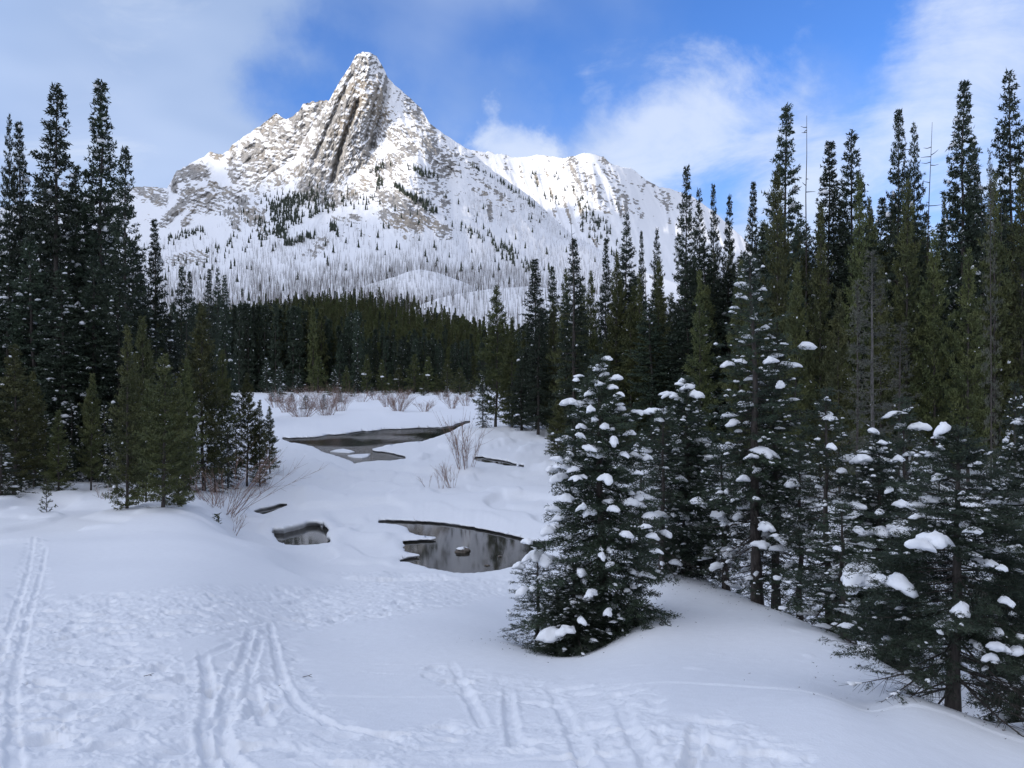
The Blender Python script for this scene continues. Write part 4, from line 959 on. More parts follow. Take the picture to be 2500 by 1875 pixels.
# bare and dead ones
def snag_mesh(seed, H, r, stubs, k=6, curve=0.0):
    g = np.random.default_rng(seed); m = 10; hz = np.linspace(-0.5, H, m)
    P = np.c_[0.01 * H * np.cumsum(g.normal(size=(m, 2)) * .4, 0), hz]; P[:, 0] += curve * (hz / H) ** 2
    V, Q = tubes(P[None], (r * (1 - 0.86 * np.clip(hz / H, 0, 1)))[None], k)
    hs = g.uniform(0.25, 0.98, stubs) * H; az = g.uniform(0, 6.28, stubs); L = g.uniform(.03, .10, stubs) * H * (1.1 - hs / H) + 0.2
    p = np.c_[np.interp(hs, hz, P[:, 0]), np.interp(hs, hz, P[:, 1]), hs]; dd = np.c_[np.cos(az), np.sin(az), g.uniform(-.3, .4, stubs)]
    B = np.stack([p, p + dd * L[:, None] * .5, p + dd * L[:, None] + np.c_[np.zeros((stubs, 2)), g.uniform(-.1, .25, stubs) * L]], 1)
    v2, q2 = tubes(B, np.tile([0.02, 0.014, 0.006], (stubs, 1)) * (H / 12), 3)
    return (V, Q), (v2, q2)
def snag_thing(u, d, vtop, seed, label, stubs=26, r=0.09, curve=0.0, mat=None):
    x = (u - CX) / F * d; zb = float(ground_z(x, d)[0]); H = (HZ - vtop) / F * d - zb
    (a, b), (c, e) = snag_mesh(seed, H, r, stubs, curve=curve)
    root = bpy.data.objects.new('dead_tree', None); COL.objects.link(root); root.location = (x, d, zb); tag(root, label, 'dead tree', 'bare dead trees in the right-hand forest')
    mk('trunk', a, Q=b, mats=[mat or M_bark], smooth=True, parent=root); mk('branch', c, Q=e, mats=[mat or M_bark], parent=root)
snag_thing(804, 56, 115, 1, 'bare grey pole poking into the sky between spire and round-topped conifer', 14, .10, 0.3)
snag_thing(922, 54, 124, 2, 'thin bare pole right of the wedged spruce', 20, .08, 0.2)
snag_thing(905, 53, 138, 3, 'bare pole left of the wedged spruce', 12, .08)
snag_thing(881, 44, 250, 4, 'short dead spike in the gap between two groups of right-hand spires', 10, .06)
snag_thing(1000, 44, 200, 5, 'bare thin pole left of the highest right spire', 14, .06)
snag_thing(986, 45, 188, 6, 'dead spike right of the high dense spire', 12, .06)
snag_thing(574, 61, 215, 7, 'dead leader pole rising out of a dense spruce body', 22, .10)
snag_thing(160, 60, 300, 8, 'pale dead pole leaning in the dark left forest', 8, .10, 1.2)
snag_thing(267 * .7, 60, 318, 9, 'thin grey trunk showing inside the left forest', 8, .10)
place(pale_dark, 991, 34, 150, 8, 'pale_sapling', 'pale silvery young conifer spire before the right-hand forest', 'tree')
place(pale, 875, 18.5, 249, 26, 'sparse_tree', 'sparse tree with a straight grey bare trunk in the middle of the right side', 'tree')
place(pale_dark, 856, 22, 280, 15, 'sparse_tree', 'thinner sparse tree left of the straight grey-trunked one', 'tree')
place(pale_dark, 898, 20, 322, 22, 'sparse_tree', 'short sparse grey-green tree right of the straight grey-trunked one', 'tree')

# the snow-loaded trees close to the camera
NEAR = []
def near(pr, u, d, vt, hw, nm, lab, yaw=None, sink=0.05):
    r = place(pr, u, d, vt, hw, nm, lab, 'tree', G_mf, yaw=yaw, sink=sink); NEAR.append((r, pr)); return r
near(near_spruce, 953, 5.9, 424, 108, 'spruce', 'nearest spruce at the lower right with a broken snow-capped top', 0.4, 0.03)
near(mid_spruce, 601, 10.4, 352, 66, 'spruce', 'big bushy spruce loaded with snow pads beside the dark pool', 1.0, 0.05)
near(thin_spruce, 757, 12.2, 252, 46, 'spruce', 'tall slender spruce on the mound crest with snow caps near its top', 2.0)
near(thin_spruce, 776, 12.6, 330, 40, 'spruce', 'second dark trunk close right of the tall slender mound spruce', 4.0)
near(mid_spruce, 686, 14.5, 374, 44, 'spruce', 'spruce with a dense tuft top behind the mound, right of the bushy one', 3.0)
near(open_spruce, 661, 13.6, 398, 36, 'spruce', 'thin open spruce between the bushy one and the tuft-topped one', 5.0)
near(open_spruce, 700, 14.8, 420, 40, 'spruce', 'low spruce right against the tuft-topped one', 1.2)
near(thin_spruce, 726, 13.4, 440, 34, 'spruce', 'low spruce left of the tall slender mound spruce', 3.3)
near(open_spruce, 829, 11.0, 385, 50, 'spruce', 'open spruce with small snow balls between slender and nearest spruces', 2.2)
near(open_spruce, 800, 11.8, 440, 40, 'spruce', 'short snowy spruce left of the open one with snow balls', 0.5)
near(mid_spruce, 878, 10.5, 430, 55, 'spruce', 'dark spruce directly behind the left boughs of the nearest one', 4.4)
near(open_spruce, 905, 12.5, 395, 46, 'spruce', 'open spruce behind the nearest one, topped above its left side', 2.9)
near(mid_spruce, 1040, 7.2, 385, 75, 'spruce', 'spruce cut by the right edge with snow pads reaching in', 5.5)
near(open_spruce, 845, 9.6, 500, 48, 'spruce', 'low dark spruce hugging the mound edge left of the nearest tree', 1.9)
near(open_spruce, 538, 10.6, 540, 30, 'small_spruce', 'small thin spruce leaning left at the foot of the bushy one', 0.9)
near(mid_spruce, 575, 9.9, 560, 40, 'small_spruce', 'low skirt spruce in front of the bushy one, touching the snow', 2.0)
near(snow_spruce[0], 1014, 14, 380, 30, 'spruce', 'dark dense spruce at the right edge behind the snow slope', 2.0)
near(open_spruce, 760, 15.5, 430, 40, 'spruce', 'thin spruce in the hollow behind the tall slender one', 0.2)
near(open_spruce, 640, 17, 430, 30, 'spruce', 'thin spruce in the hollow right behind the bushy one', 4.2)

# large snow pads seen in the photograph, each laid on the bough nearest to where it shows
bpy.context.view_layer.update()
z6 = lambda X, Y: (491.5 + .19755 * X, 348 + .1975 * Y); z7 = lambda X, Y: (716.8 + .2345 * X, 348 + .2346 * Y)
PADS6 = [(597,60,45,20),(640,172,70,50),(337,107,30,20),(375,110,40,12),(545,103,40,18),(335,230,95,40),(425,258,80,25),(340,297,45,20),(520,290,55,35),(490,240,40,30),(660,312,50,25),(440,382,65,45),(405,475,90,60),(585,385,50,45),(545,362,40,20),
 (715,428,45,30),(615,468,55,45),(480,487,50,30),(515,530,50,45),(665,558,50,25),(748,562,75,50),(330,560,90,70),(405,597,80,50),(325,635,90,50),(595,650,100,50),(725,655,65,45),(445,650,70,25),(735,750,110,45),(345,750,110,60),(520,815,140,110),
 (200,885,100,60),(325,855,80,80),(300,905,90,45),(755,825,110,40),(840,848,60,30),(785,905,70,40),(155,990,40,35),(240,1065,110,50),(135,1090,60,50),(645,1030,70,35),(560,1030,50,20),(760,1143,85,30),(165,1185,50,35),(505,1222,60,18),(515,1255,60,25),
 (570,1340,65,45),(435,1390,65,60),(330,1410,120,100),(965,168,40,22),(985,200,42,32),(930,240,38,30),(1015,233,55,30),(790,308,90,35),(880,210,85,25),(915,502,45,25),(860,558,70,35),(955,690,60,25),(1075,780,105,50),(1005,855,55,60),(1170,855,80,55),
 (860,945,80,60),(980,962,30,40),(1215,1030,70,45),(1140,1080,80,60),(1180,500,130,30),(1115,555,70,25),(705,247,25,18),(820,1005,40,40)]
PADS7 = [(920,325,110,45),(940,555,40,40),(850,665,145,45),(740,775,130,50),(845,830,225,70),(1015,890,115,90),(1100,945,85,60),(1100,805,80,40),(1170,865,60,45),(1215,875,50,40),(1275,875,60,40),(1190,970,70,50),(630,920,80,60),(545,970,120,60),(670,1005,260,110),
 (925,940,40,40),(1020,1100,100,80),(860,1205,130,70),(945,1160,90,100),(965,1280,35,40),(630,1280,230,90),(800,1240,60,30),(1235,1275,150,80),(1170,1320,120,60),(1260,1010,110,80),(1230,1075,80,50),(1255,1135,50,50),(1130,1265,40,30),(460,970,80,50),(1270,1220,60,40),
 (75,68,75,30),(228,60,50,30),(312,75,65,22),(130,140,50,20),(265,175,60,35),(130,225,35,30),(735,285,55,18),(478,305,40,22),(630,342,38,30),(480,402,50,20),(120,330,40,20),(45,422,90,25),(185,455,90,30),(95,570,75,70),(350,548,90,65),(650,462,110,45),(795,462,65,40),
 (520,515,35,25),(770,622,70,35),(620,683,55,35),(685,703,45,25),(545,660,60,25),(575,780,75,60),(240,785,100,75),(215,832,55,45),(330,745,50,35),(20,718,65,45),(65,865,70,35),(290,840,55,25),(325,900,40,25),(545,840,65,20),(385,815,50,22),(540,1190,50,16),(530,730,40,25),(600,720,60,20)]
samples = []
for k, (r, pr) in enumerate(NEAR):
    BP = pr['T']['BP']; n, m, _ = BP.shape; M = np.array(r.matrix_world)
    P = BP.reshape(-1, 3) @ M[:3, :3].T + M[:3, 3]; dr = (pr['T']['dirs'].reshape(-1, 3)) @ M[:3, :3].T
    s_ = np.tile(np.linspace(0, 1, m), n); ok = (s_ > 0.3)
    rel = P[:, 1] - M[1, 3]
    samples.append(np.c_[P, dr, rel, np.full(len(P), k)][ok])
samples = np.concatenate(samples); su, sv = proj(samples[:, 0], samples[:, 1], samples[:, 2])
gp = np.random.default_rng(77)
def broken(lst):
    out = []
    for (X, Y, Wd, Hh) in lst:
        if Wd < 62: out.append((X, Y, Wd, Hh)); continue
        n = 2 if Wd < 140 else 3
        for i in range(n):
            f = (i + .5) / n - .5; out.append((X + f * Wd * 1.1, Y + gp.uniform(-.35, .45) * Hh, Wd * gp.uniform(.85, 1.25) / n ** .8, Hh * gp.uniform(.55, .85)))
    return out
for lst, conv, sc in ((broken(PADS6), z6, .1975), (broken(PADS7), z7, .2345)):
    for (X, Y, Wd, Hh) in lst:
        u, v = conv(X, Y); wpx, hpx = Wd * sc, Hh * sc
        cost = np.hypot(su - u, (sv - v - hpx * .3) * 1.3) + 14 * samples[:, 6] / 1.0 + (samples[:, 1] - 6) * 0.4
        i = int(np.argmin(cost))
        if np.hypot(su[i] - u, sv[i] - v) > 26: continue
        r, pr = NEAR[int(samples[i, 7])]
        dpt = samples[i, 1]; a = wpx / F * dpt / 2 / 0.88; c = min(hpx / F * dpt / 1.0, .95 * a)
        dv = samples[i, 3:6]; yaw = math.atan2(dv[1], dv[0]) if gp.uniform() < .5 else gp.normal() * .4
        b = a * gp.uniform(.6, .8); across = max(abs(math.cos(yaw)), .75)
        P, T = pad_shape(4 if wpx > 26 else 3, gp, a / across, b, c, yaw, float(gp.normal() * .12), lobes=int(gp.integers(5, 9)), spread=1.0)
        Vw = P + samples[i, :3] * [1, 1, 1]
        Vw += [(u - su[i]) * dpt / F * .2, -.25 * b, .55 * c]
        Minv = np.array(r.matrix_world.inverted())
        o = mk('snow_pad', Vw @ Minv[:3, :3].T + Minv[:3, 3], T=T, mats=[M_snowpad], smooth=True, parent=r)

# ------------------------------------------------------------------ far forest at the end of the meadow
far_sp = [merged(conifer(50 + i, 22.0, 3.0, z0=0.05, whorls=24, per=6, bl=(0.95, 0.42), dens=3.4, tw_sp=1.0, tw_len=0.40, trunk_r=0.24, gap=0.12, shape=(.75, .6, .85)[i], snow=(.3, .14, 0)[i], snow_size=0.22), M_spruce) for i in range(3)]
far_pi = [merged(conifer(60 + i, 16.0, 2.6, z0=0.08, whorls=18, per=6, kind='pine', bl=(0.85, 0.40), dens=3.4, tw_sp=0.9, tw_len=0.42, trunk_r=0.2, gap=0.1, shape=(.7, .6)[i]), M_pine) for i in range(2)]
edge_pi = [merged(conifer(70 + i, 12.0, 2.4, z0=0.03, whorls=26, per=6, kind='pine', bl=(0.42, 0.17), dens=8, tw_sp=0.55, tw_len=0.45, trunk_r=0.16, gap=0.08, shape=(.7, .85)[i], snow=.05, snow_size=.15), M_pine) for i in range(2)]
edge_sp = [merged(conifer(74 + i, 12.0, 2.0, z0=0.03, whorls=26, per=6, bl=(0.42, 0.16), dens=8, tw_sp=0.55, tw_len=0.42, trunk_r=0.14, gap=0.1, shape=.75, snow=.5, snow_size=.2, droop=.2), M_spruce) for i in range(2)]
def single(me, H0, R0, x, y, zb, H, Rw, name, label, group, cat='tree'):
    o = bpy.data.objects.new(name, me); COL.objects.link(o); o.location = (x, y, zb - 0.1); o.scale = (Rw / R0, Rw / R0, H / H0); o.rotation_euler = (0, 0, random.uniform(0, 6.28)); tag(o, label, cat, group); return o
EDGE = [(267, 357, 393, 6, 1, 'dark snowy spruce at the left end of the meadow tree line'), (318, 357, 392, 10, 0, 'broad olive pine left of centre at the meadow edge'), (346, 366, 394, 5, 0, 'narrow olive pine right of the broad one at the meadow edge'), (367, 355, 392, 7, 0, 'tall neat green cone shape near the middle of the meadow edge'),
        (382, 360, 391, 6, 0, 'dark pine right of the tall neat cone at the meadow edge'), (399, 365, 392, 7, 0, 'round pine left of the widest one at the meadow edge'), (414, 355, 391, 9, 0, 'widest olive pine right of centre at the meadow edge'), (428, 357, 391, 8, 0, 'olive pine right of the widest one at the meadow edge'),
        (447, 360, 391, 8, 0, 'dull pine towards the right end of the meadow edge'), (460, 368, 396, 9, 0, 'bushy olive pine at the right end of the meadow edge'), (423.6, 381, 396, 5, 0, 'short bushy pine standing out before the meadow edge'), (280, 381, 403, 4, 1, 'small spruce with snow on its tiers left on the meadow'),
        (340, 388, 402, 4, 1, 'little pointed spruce beside the big willow clump'), (305.5, 395, 409, 5, 1, 'little tiered spruce inside the left willow clump'), (324, 394, 409, 4, 1, 'little spruce inside the right half of the big willow clump'), (335, 368, 393, 6, 1, 'bluish spruce between the two left olive pines'),
        (298, 372, 394, 6, 1, 'bluish spruce left of the broad olive pine'), (280, 365, 395, 8, 1, 'dense bluish spruce at the left of the meadow edge'), (437, 374, 392, 5, 0, 'small pine between two dull ones on the meadow edge'), (357, 372, 392, 5, 1, 'small dark spruce left of the tall neat cone'), (390, 374, 392, 5, 0, 'short pine between dark and round pines')]
EDGE += [(292, 393, 401, 3, 1, 'tiny spruce on the meadow left of the biggest willow clump'), (352, 388, 397, 4, 0, 'little pine on the meadow between the little pointed spruce and the tall neat cone'), (372, 387, 396, 3, 1, 'tiny spruce below the tall neat green cone'), (385, 390, 396, 3, 0, 'tiny pine behind the thin willow bush left of the dense one'),
         (408, 386, 395, 4, 0, 'little pine standing before the widest olive pine'), (436, 388, 396, 4, 0, 'little pine right of the short bushy one before the meadow edge'), (446, 389, 397, 3, 1, 'tiny spruce before the dull pine at the meadow edge'), (471, 380, 398, 6, 0, 'pine at the foot of the right bank trees'), (330, 385, 396, 4, 0, 'little pine behind the right half of the willow clump'), (272, 388, 402, 4, 1, 'small tiered spruce at the far left of the meadow')]
for (u, vt, vb, hw, sp, lab) in EDGE:
    d = min(F * 6.5 / (vb - HZ), 268); x = (u - CX) / F * d; zb = float(ground_z(x, d)[0])
    me = (edge_sp if sp else edge_pi)[random.randrange(2)]; H = (HZ - vt) / F * d - zb; single(me, 12, 2.0 if sp else 2.4, x, d, zb, H, 1.4 * hw / F * d, 'spruce' if sp else 'pine', lab, 'trees along the far edge of the meadow')
Lm = LAYERS['mountain']; PD = Lm['P'][:, :, 1]; PZ = Lm['P'][:, :, 2]
def valley_z(u, D):
    j = int(np.clip(round((np.interp(u, Lm['us'], np.arange(len(Lm['us']))))), 0, len(Lm['us']) - 1)); return float(np.interp(D, PD[:, j], PZ[:, j]))
cand = []
rg = np.random.default_rng(21)
def treeline(u): return np.interp(u, [-100, 150, 230, 270, 300, 370, 400, 440, 480, 540, 700, 1130], [345, 342, 330, 320, 316, 313, 318, 330, 348, 360, 364, 364])
for _ in range(16000):
    u = rg.uniform(-70, 1100); D = math.sqrt(rg.uniform(276 ** 2, 900 ** 2)); zb = valley_z(u, D) if D > 300 else float(-6.3); v = HZ - F * zb / D
    if D > 300 and v < treeline(u) + 4 * rg.normal(): continue
    if D < 300:
        ux = u
    cand.append((u, D, zb, v))
cand.sort(key=lambda c: abs(c[0] - 330) / 400 + c[1] / 300 if 140 < c[0] < 560 else 9 + c[1] / 300)
keep_n = 300 - len(EDGE)
z_in = ground_z(np.array([(c[0] - CX) / F * c[1] for c in cand[:keep_n]]), np.array([c[1] for c in cand[:keep_n]]))
for i, (u, D, zb, v) in enumerate(cand[:keep_n]):
    zb = max(zb, z_in[i]) if D < 320 else zb
    dark = rg.uniform() < np.interp(D, [240, 330, 420], [1.0, 0.7, 0.12])
    vt = np.interp(u, [150, 258, 315, 335, 400, 470, 560], [284, 288, 304, 325, 340, 346, 346]) + rg.normal() * 9 if D < 335 else None
    H = (HZ - vt) / F * D - zb if vt is not None else rg.uniform(13, 24)
    H = float(np.clip(H * rg.uniform(.78, 1.04), 8, 32))
    me = far_sp[rg.integers(3)] if dark else far_pi[rg.integers(2)]
    single(me, 22 if dark else 16, 3.0 if dark else 2.6, (u - CX) / F * D, D, zb, H, rg.uniform(2.0, 3.2) * (H / 22) ** .5, 'spruce' if dark else 'pine', 'dark spruce in the dense forest behind the meadow' if dark else 'olive green pine in the forest rising behind the dark spruces', 'spruces of the forest behind the meadow' if dark else 'pines of the forest behind the meadow')

def instancer(name, pts, protos, seed):
    """one mass of trees: points carrying copies of an existing tree mesh"""
    pts = np.array(pts, float)
    me = bpy.data.meshes.new(name); me.vertices.add(len(pts)); me.vertices.foreach_set('co', pts[:, :3].astype(np.float32).ravel())
    for nm, col in (('hs', 3), ('ws', 4), ('rot', 5)):
        a = me.attributes.new(nm, 'FLOAT', 'POINT'); a.data.foreach_set('value', pts[:, col].astype(np.float32))
    o = bpy.data.objects.new(name, me); COL.objects.link(o)
    ng = bpy.data.node_groups.new(name, 'GeometryNodeTree'); ng.interface.new_socket('Geometry', in_out='INPUT', socket_type='NodeSocketGeometry'); ng.interface.new_socket('Geometry', in_out='OUTPUT', socket_type='NodeSocketGeometry')
    N = ng.nodes; L = ng.links; gi = N.new('NodeGroupInput'); go = N.new('NodeGroupOutput')
    mp = N.new('GeometryNodeMeshToPoints'); L.new(gi.outputs[0], mp.inputs[0])
    oi = N.new('GeometryNodeObjectInfo'); oi.inputs['Object'].default_value = protos; oi.transform_space = 'ORIGINAL'
    ip = N.new('GeometryNodeInstanceOnPoints'); L.new(mp.outputs[0], ip.inputs['Points']); L.new(oi.outputs['Geometry'], ip.inputs['Instance'])
    def att(nm):
        a = N.new('GeometryNodeInputNamedAttribute'); a.data_type = 'FLOAT'; a.inputs['Name'].default_value = nm; return a.outputs['Attribute']
    cs = N.new('ShaderNodeCombineXYZ'); w_ = att('ws'); L.new(w_, cs.inputs[0]); L.new(w_, cs.inputs[1]); L.new(att('hs'), cs.inputs[2]); L.new(cs.outputs[0], ip.inputs['Scale'])
    cr = N.new('ShaderNodeCombineXYZ'); L.new(att('rot'), cr.inputs[2]); L.new(cr.outputs[0], ip.inputs['Rotation'])
    L.new(ip.outputs[0], go.inputs[0]); md = o.modifiers.new('scatter', 'NODES'); md.node_group = ng
    return o
def first_obj(me):
    return next(o for o in COL.objects if o.type == 'MESH' and o.data == me)
rest = cand[keep_n:]
packs = {}
for (u, D, zb, v) in rest:
    dark = rg.uniform() < np.interp(D, [240, 330, 420], [0.9, 0.6, 0.12]) if 150 < u < 520 else rg.uniform() < 0.5
    k = ('s', int(rg.integers(2))) if dark else ('p', int(rg.integers(2))); H = rg.uniform(12, 23) * (1 if D > 330 else .8)
    packs.setdefault(k, []).append(((u - CX) / F * D, D, zb - .2, H / (22 if dark else 16), rg.uniform(1.8, 2.9) * (H / 20) ** .5 / (3.0 if dark else 2.6), rg.uniform(0, 6.28)))
for k, pts in packs.items():
    me = far_sp[k[1] + 1] if k[0] == 's' else far_pi[k[1]]
    o = instancer('conifer_forest', pts, first_obj(me), 1)
    tag(o, 'mass of %s covering the hill at the foot of the mountain' % ('dark spruces' if k[0] == 's' else 'olive pines'), 'forest', kind='stuff')

# ------------------------------------------------------------------ burnt trunks and small conifers on the mountain
def batch(verts_list):
    off = 0; Vs, Ts = [], []
    for V, T in verts_list: Vs.append(V); Ts.append(T + off); off += len(V)
    return np.concatenate(Vs), np.concatenate(Ts)
def snag_batch(P, H, g):
    n = len(P); r = 0.013 * H + 0.10; tilt = g.normal(size=(n, 2)) * 0.045
    an = np.arange(3) * 2.0944; base = P[:, None, :] + r[:, None, None] * np.stack([np.cos(an), np.sin(an), an * 0], -1)[None] - [0, 0, .6]
    top = P + np.c_[tilt * H[:, None], H]; V = np.concatenate([base, top[:, None]], 1).reshape(-1, 3); o = np.arange(n)[:, None] * 4
    T = np.concatenate([o + [0, 1, 3], o + [1, 2, 3], o + [2, 0, 3]])
    out = [(V, T)]
    for k in range(5):
        f = g.uniform(.25, .9, n); q = P + np.c_[tilt * (H * f)[:, None], H * f]; az = g.uniform(0, 6.28, n); L = (1.05 - f) * H * g.uniform(.06, .16, n)
        dd = np.c_[np.cos(az), np.sin(az), g.uniform(-.5, .2, n)]; out.append(blades(q, dd, L, 0.16 + 0 * L, g))
    return batch(out)
def cone_batch(P, H, W_, g):
    n = len(P); out = []
    for (z0_, z1_, w) in ((.06, .62, 1.0), (.34, .85, .72), (.6, 1.0, .45)):
        k = 5; an = np.arange(k) * 2 * math.pi / k + g.uniform(0, 1.2, n)[:, None]; rr = W_[:, None] * w * g.uniform(.6, 1.25, (n, k))
        b = P[:, None, :] + np.stack([np.cos(an) * rr, np.sin(an) * rr, (z0_ + g.uniform(-.05, .05, (n, k))) * H[:, None]], -1)
        t_ = P + np.c_[g.normal(size=(n, 2)) * .1, H * z1_]
        V = np.concatenate([b, t_[:, None]], 1).reshape(-1, 3); o = np.arange(n)[:, None] * (k + 1)
        out.append((V, np.concatenate([o + [i, (i + 1) % k, k] for i in range(k)])))
    return batch(out)
gm = np.random.default_rng(31)
# density of burnt trunks over the picture of the main slope
N0 = 60000
U = gm.uniform(120, 660, N0); V = gm.uniform(150, 330, N0)
dens = sstep(V, 218, 292) * 0.85 + 0.02
dens = dens * (0.35 + 1.3 * np.clip(0.5 + 1.3 * fbm(np.c_[(U - .5 * V) / 26, (V + .3 * U) / 40], 4, 171), 0, 1))
dens = np.maximum(dens, strokes(U, V, [(620, 450, 900, 660, 60, .8), (900, 650, 1250, 860, 70, .95), (700, 700, 1000, 900, 60, .5)], z2, .14815))
dens = np.maximum(dens, strokes(U, V, [(560, 1290, 820, 1120, 50, .8), (820, 1160, 1060, 1060, 30, .7), (1100, 1100, 1200, 1140, 60, .5), (1880, 880, 2212, 1050, 60, .55)], z1, .1852))
dens = np.maximum(dens, strokes(U, V, [(900, 1340, 1300, 1290, 30, 1), (1300, 1290, 1560, 1225, 16, 1), (1620, 1225, 1900, 1290, 22, 1), (1500, 1330, 1950, 1320, 30, 1), (1850, 1290, 2212, 1250, 30, .9)], z1, .1852) * 1.6)
dens *= 1 - 0.75 * strokes(U, V, [(980, 1190, 1500, 1100, 45), (620, 1000, 560, 1200, 50), (1500, 1150, 1700, 1150, 40, .3), (2000, 1000, 2150, 1200, 30, .4), (1750, 700, 1850, 1000, 50, .9)], z1, .1852)
dens = np.maximum(dens, .38 * sstep(V, 205, 250) * (U > 430) * (U < 640) * (.4 + fbm(np.c_[(U - V) / 14, (V + U) / 60], 3, 173)))
L_ = LAYERS['mountain']; P_, rk_, ok = at_layer('mountain', U, V)
m = ok & (gm.uniform(size=N0) < dens * 0.60) & (rk_ < .6) & ~((V > treeline(U) + 2) & (P_[:, 1] < 900)) & (P_[:, 1] > 640)
P_, V_, U_ = P_[m], V[m], U[m]; Hs = gm.uniform(9, 18, len(P_)) * np.interp(P_[:, 1], [900, 1800], [1.1, .85])
for nm in ('hill', 'hill.001'):
    L2 = LAYERS[nm]; U2 = gm.uniform(L2['us'][0], L2['us'][-1], 3500); V2 = gm.uniform(265, 345, 3500); P2, r2, ok2 = at_layer(nm, U2, V2)
    crest = V2 < np.interp(U2, L2['us'], L2['sky']) + 3
    m2 = ok2 & (gm.uniform(size=3500) < np.where(crest, .5, .42 if nm == 'hill' else .55))
    P_ = np.concatenate([P_, P2[m2]]); Hs = np.r_[Hs, gm.uniform(9, 16, m2.sum())]; U_ = np.r_[U_, U2[m2]]; V_ = np.r_[V_, V2[m2]]
order = np.argsort(P_[:, 1] - 3 * Hs + 4000 * ((U_ < 180) | (U_ > 545))); P_, Hs = P_[order], Hs[order]
V0, T0 = snag_batch(np.zeros((1, 3)), np.array([14.0]), gm)
sn_me = [mk('dead_tree', *snag_batch(np.zeros((1, 3)), np.array([14.0]), np.random.default_rng(200 + i)), mats=[M_snag], link=False) for i in range(5)]
for i in range(295):
    o = bpy.data.objects.new('dead_tree', sn_me[i % 5]); COL.objects.link(o); o.location = P_[i]; o.scale = (1, 1, Hs[i] / 14); o.rotation_euler = (0, 0, gm.uniform(0, 6.28))
    tag(o, 'bare grey burnt trunk standing on the low snowy knolls under the mountain', 'dead tree', 'burnt trunks on the knolls under the mountain')
Vx, Tx = snag_batch(P_[295:], Hs[295:], gm)
tag(mk('burnt_forest', Vx, T=Tx, mats=[M_snag]), 'thousands of bare burnt trunks covering the lower snow slope of the mountain', 'dead forest', kind='stuff')
print('snags', len(P_))
# living conifers on the slopes
U = gm.uniform(120, 660, 90000); V = gm.uniform(140, 310, 90000)
dn = strokes(U, V, [(820, 900, 1000, 850, 34, .95), (840, 960, 920, 950, 44, .95), (840, 1030, 860, 1040, 32, .8), (780, 900, 1020, 860, 70, .16), (1010, 950, 1045, 920, 22, .8), (740, 980, 760, 1050, 30, .5), (1340, 710, 1440, 670, 9, 1), (1380, 760, 1390, 790, 25, .5), (1550, 690, 1700, 750, 14, .7),
    (1480, 795, 1600, 875, 14, 1), (1630, 885, 1680, 925, 20, .7), (880, 1100, 1030, 1060, 14, .6), (1130, 1010, 1160, 1020, 20, .7), (1050, 870, 1120, 900, 30, .4), (250, 1070, 420, 1030, 16, .6), (600, 1000, 760, 900, 40, .12), (1200, 850, 1330, 880, 50, .15),
    (1950, 1050, 2212, 1260, 30, .22), (2080, 1120, 2150, 1200, 20, .4), (500, 1180, 700, 1050, 60, .08), (1750, 650, 1830, 720, 25, .1), (1760, 580, 2212, 880, 5, .5), (480, 960, 520, 920, 20, .2), (1900, 1060, 1930, 1080, 20, .3)], z1, .1852)
dn = np.maximum(dn, strokes(U, V, [(400, 280, 620, 410, 7, .8), (620, 400, 840, 575, 9, 1), (600, 820, 720, 920, 16, .6), (720, 900, 800, 980, 20, .35), (350, 700, 480, 800, 20, .2)], z2, .14815))
dn = np.maximum(dn, 0.012 * sstep(V, 180, 210))
V = np.where(V < 165, 400.0, V)
P_, rk_, ok = at_layer('mountain', U, V); m = ok & (gm.uniform(size=len(U)) < dn * .34) & (P_[:, 1] > 800)
PA = P_[m]
U = gm.uniform(470, 780, 30000); V = gm.uniform(155, 300, 30000)
dn = strokes(U, V, [(830, 340, 870, 420, 20, .4), (920, 500, 980, 540, 28, .6), (970, 340, 1000, 380, 14, .4), (1150, 540, 1200, 610, 35, .6), (1240, 640, 1300, 690, 35, .5), (1030, 420, 1060, 460, 16, .5), (1180, 680, 1250, 780, 50, .25), (640, 240, 660, 320, 10, .3), (1380, 560, 1450, 620, 30, .2), (1300, 740, 1420, 900, 60, .3), (1100, 450, 1150, 560, 20, .25), (750, 270, 760, 350, 10, .3)], z2, .14815)
P_, rk_, ok = at_layer('mountain_ridge', U, V); m = ok & (gm.uniform(size=len(U)) < dn * .3); PB = P_[m]
PC = np.concatenate([PA, PB]); H_ = np.r_[gm.uniform(9, 17, len(PA)), gm.uniform(13, 24, len(PB))]
tag(mk('mountain_conifers', *cone_batch(PC, H_, H_ * .17, gm), mats=[M_spruce]), 'small dark conifers in patches and lines high on the snowy slopes', 'forest', kind='stuff')
print('mountain conifers', len(PC))

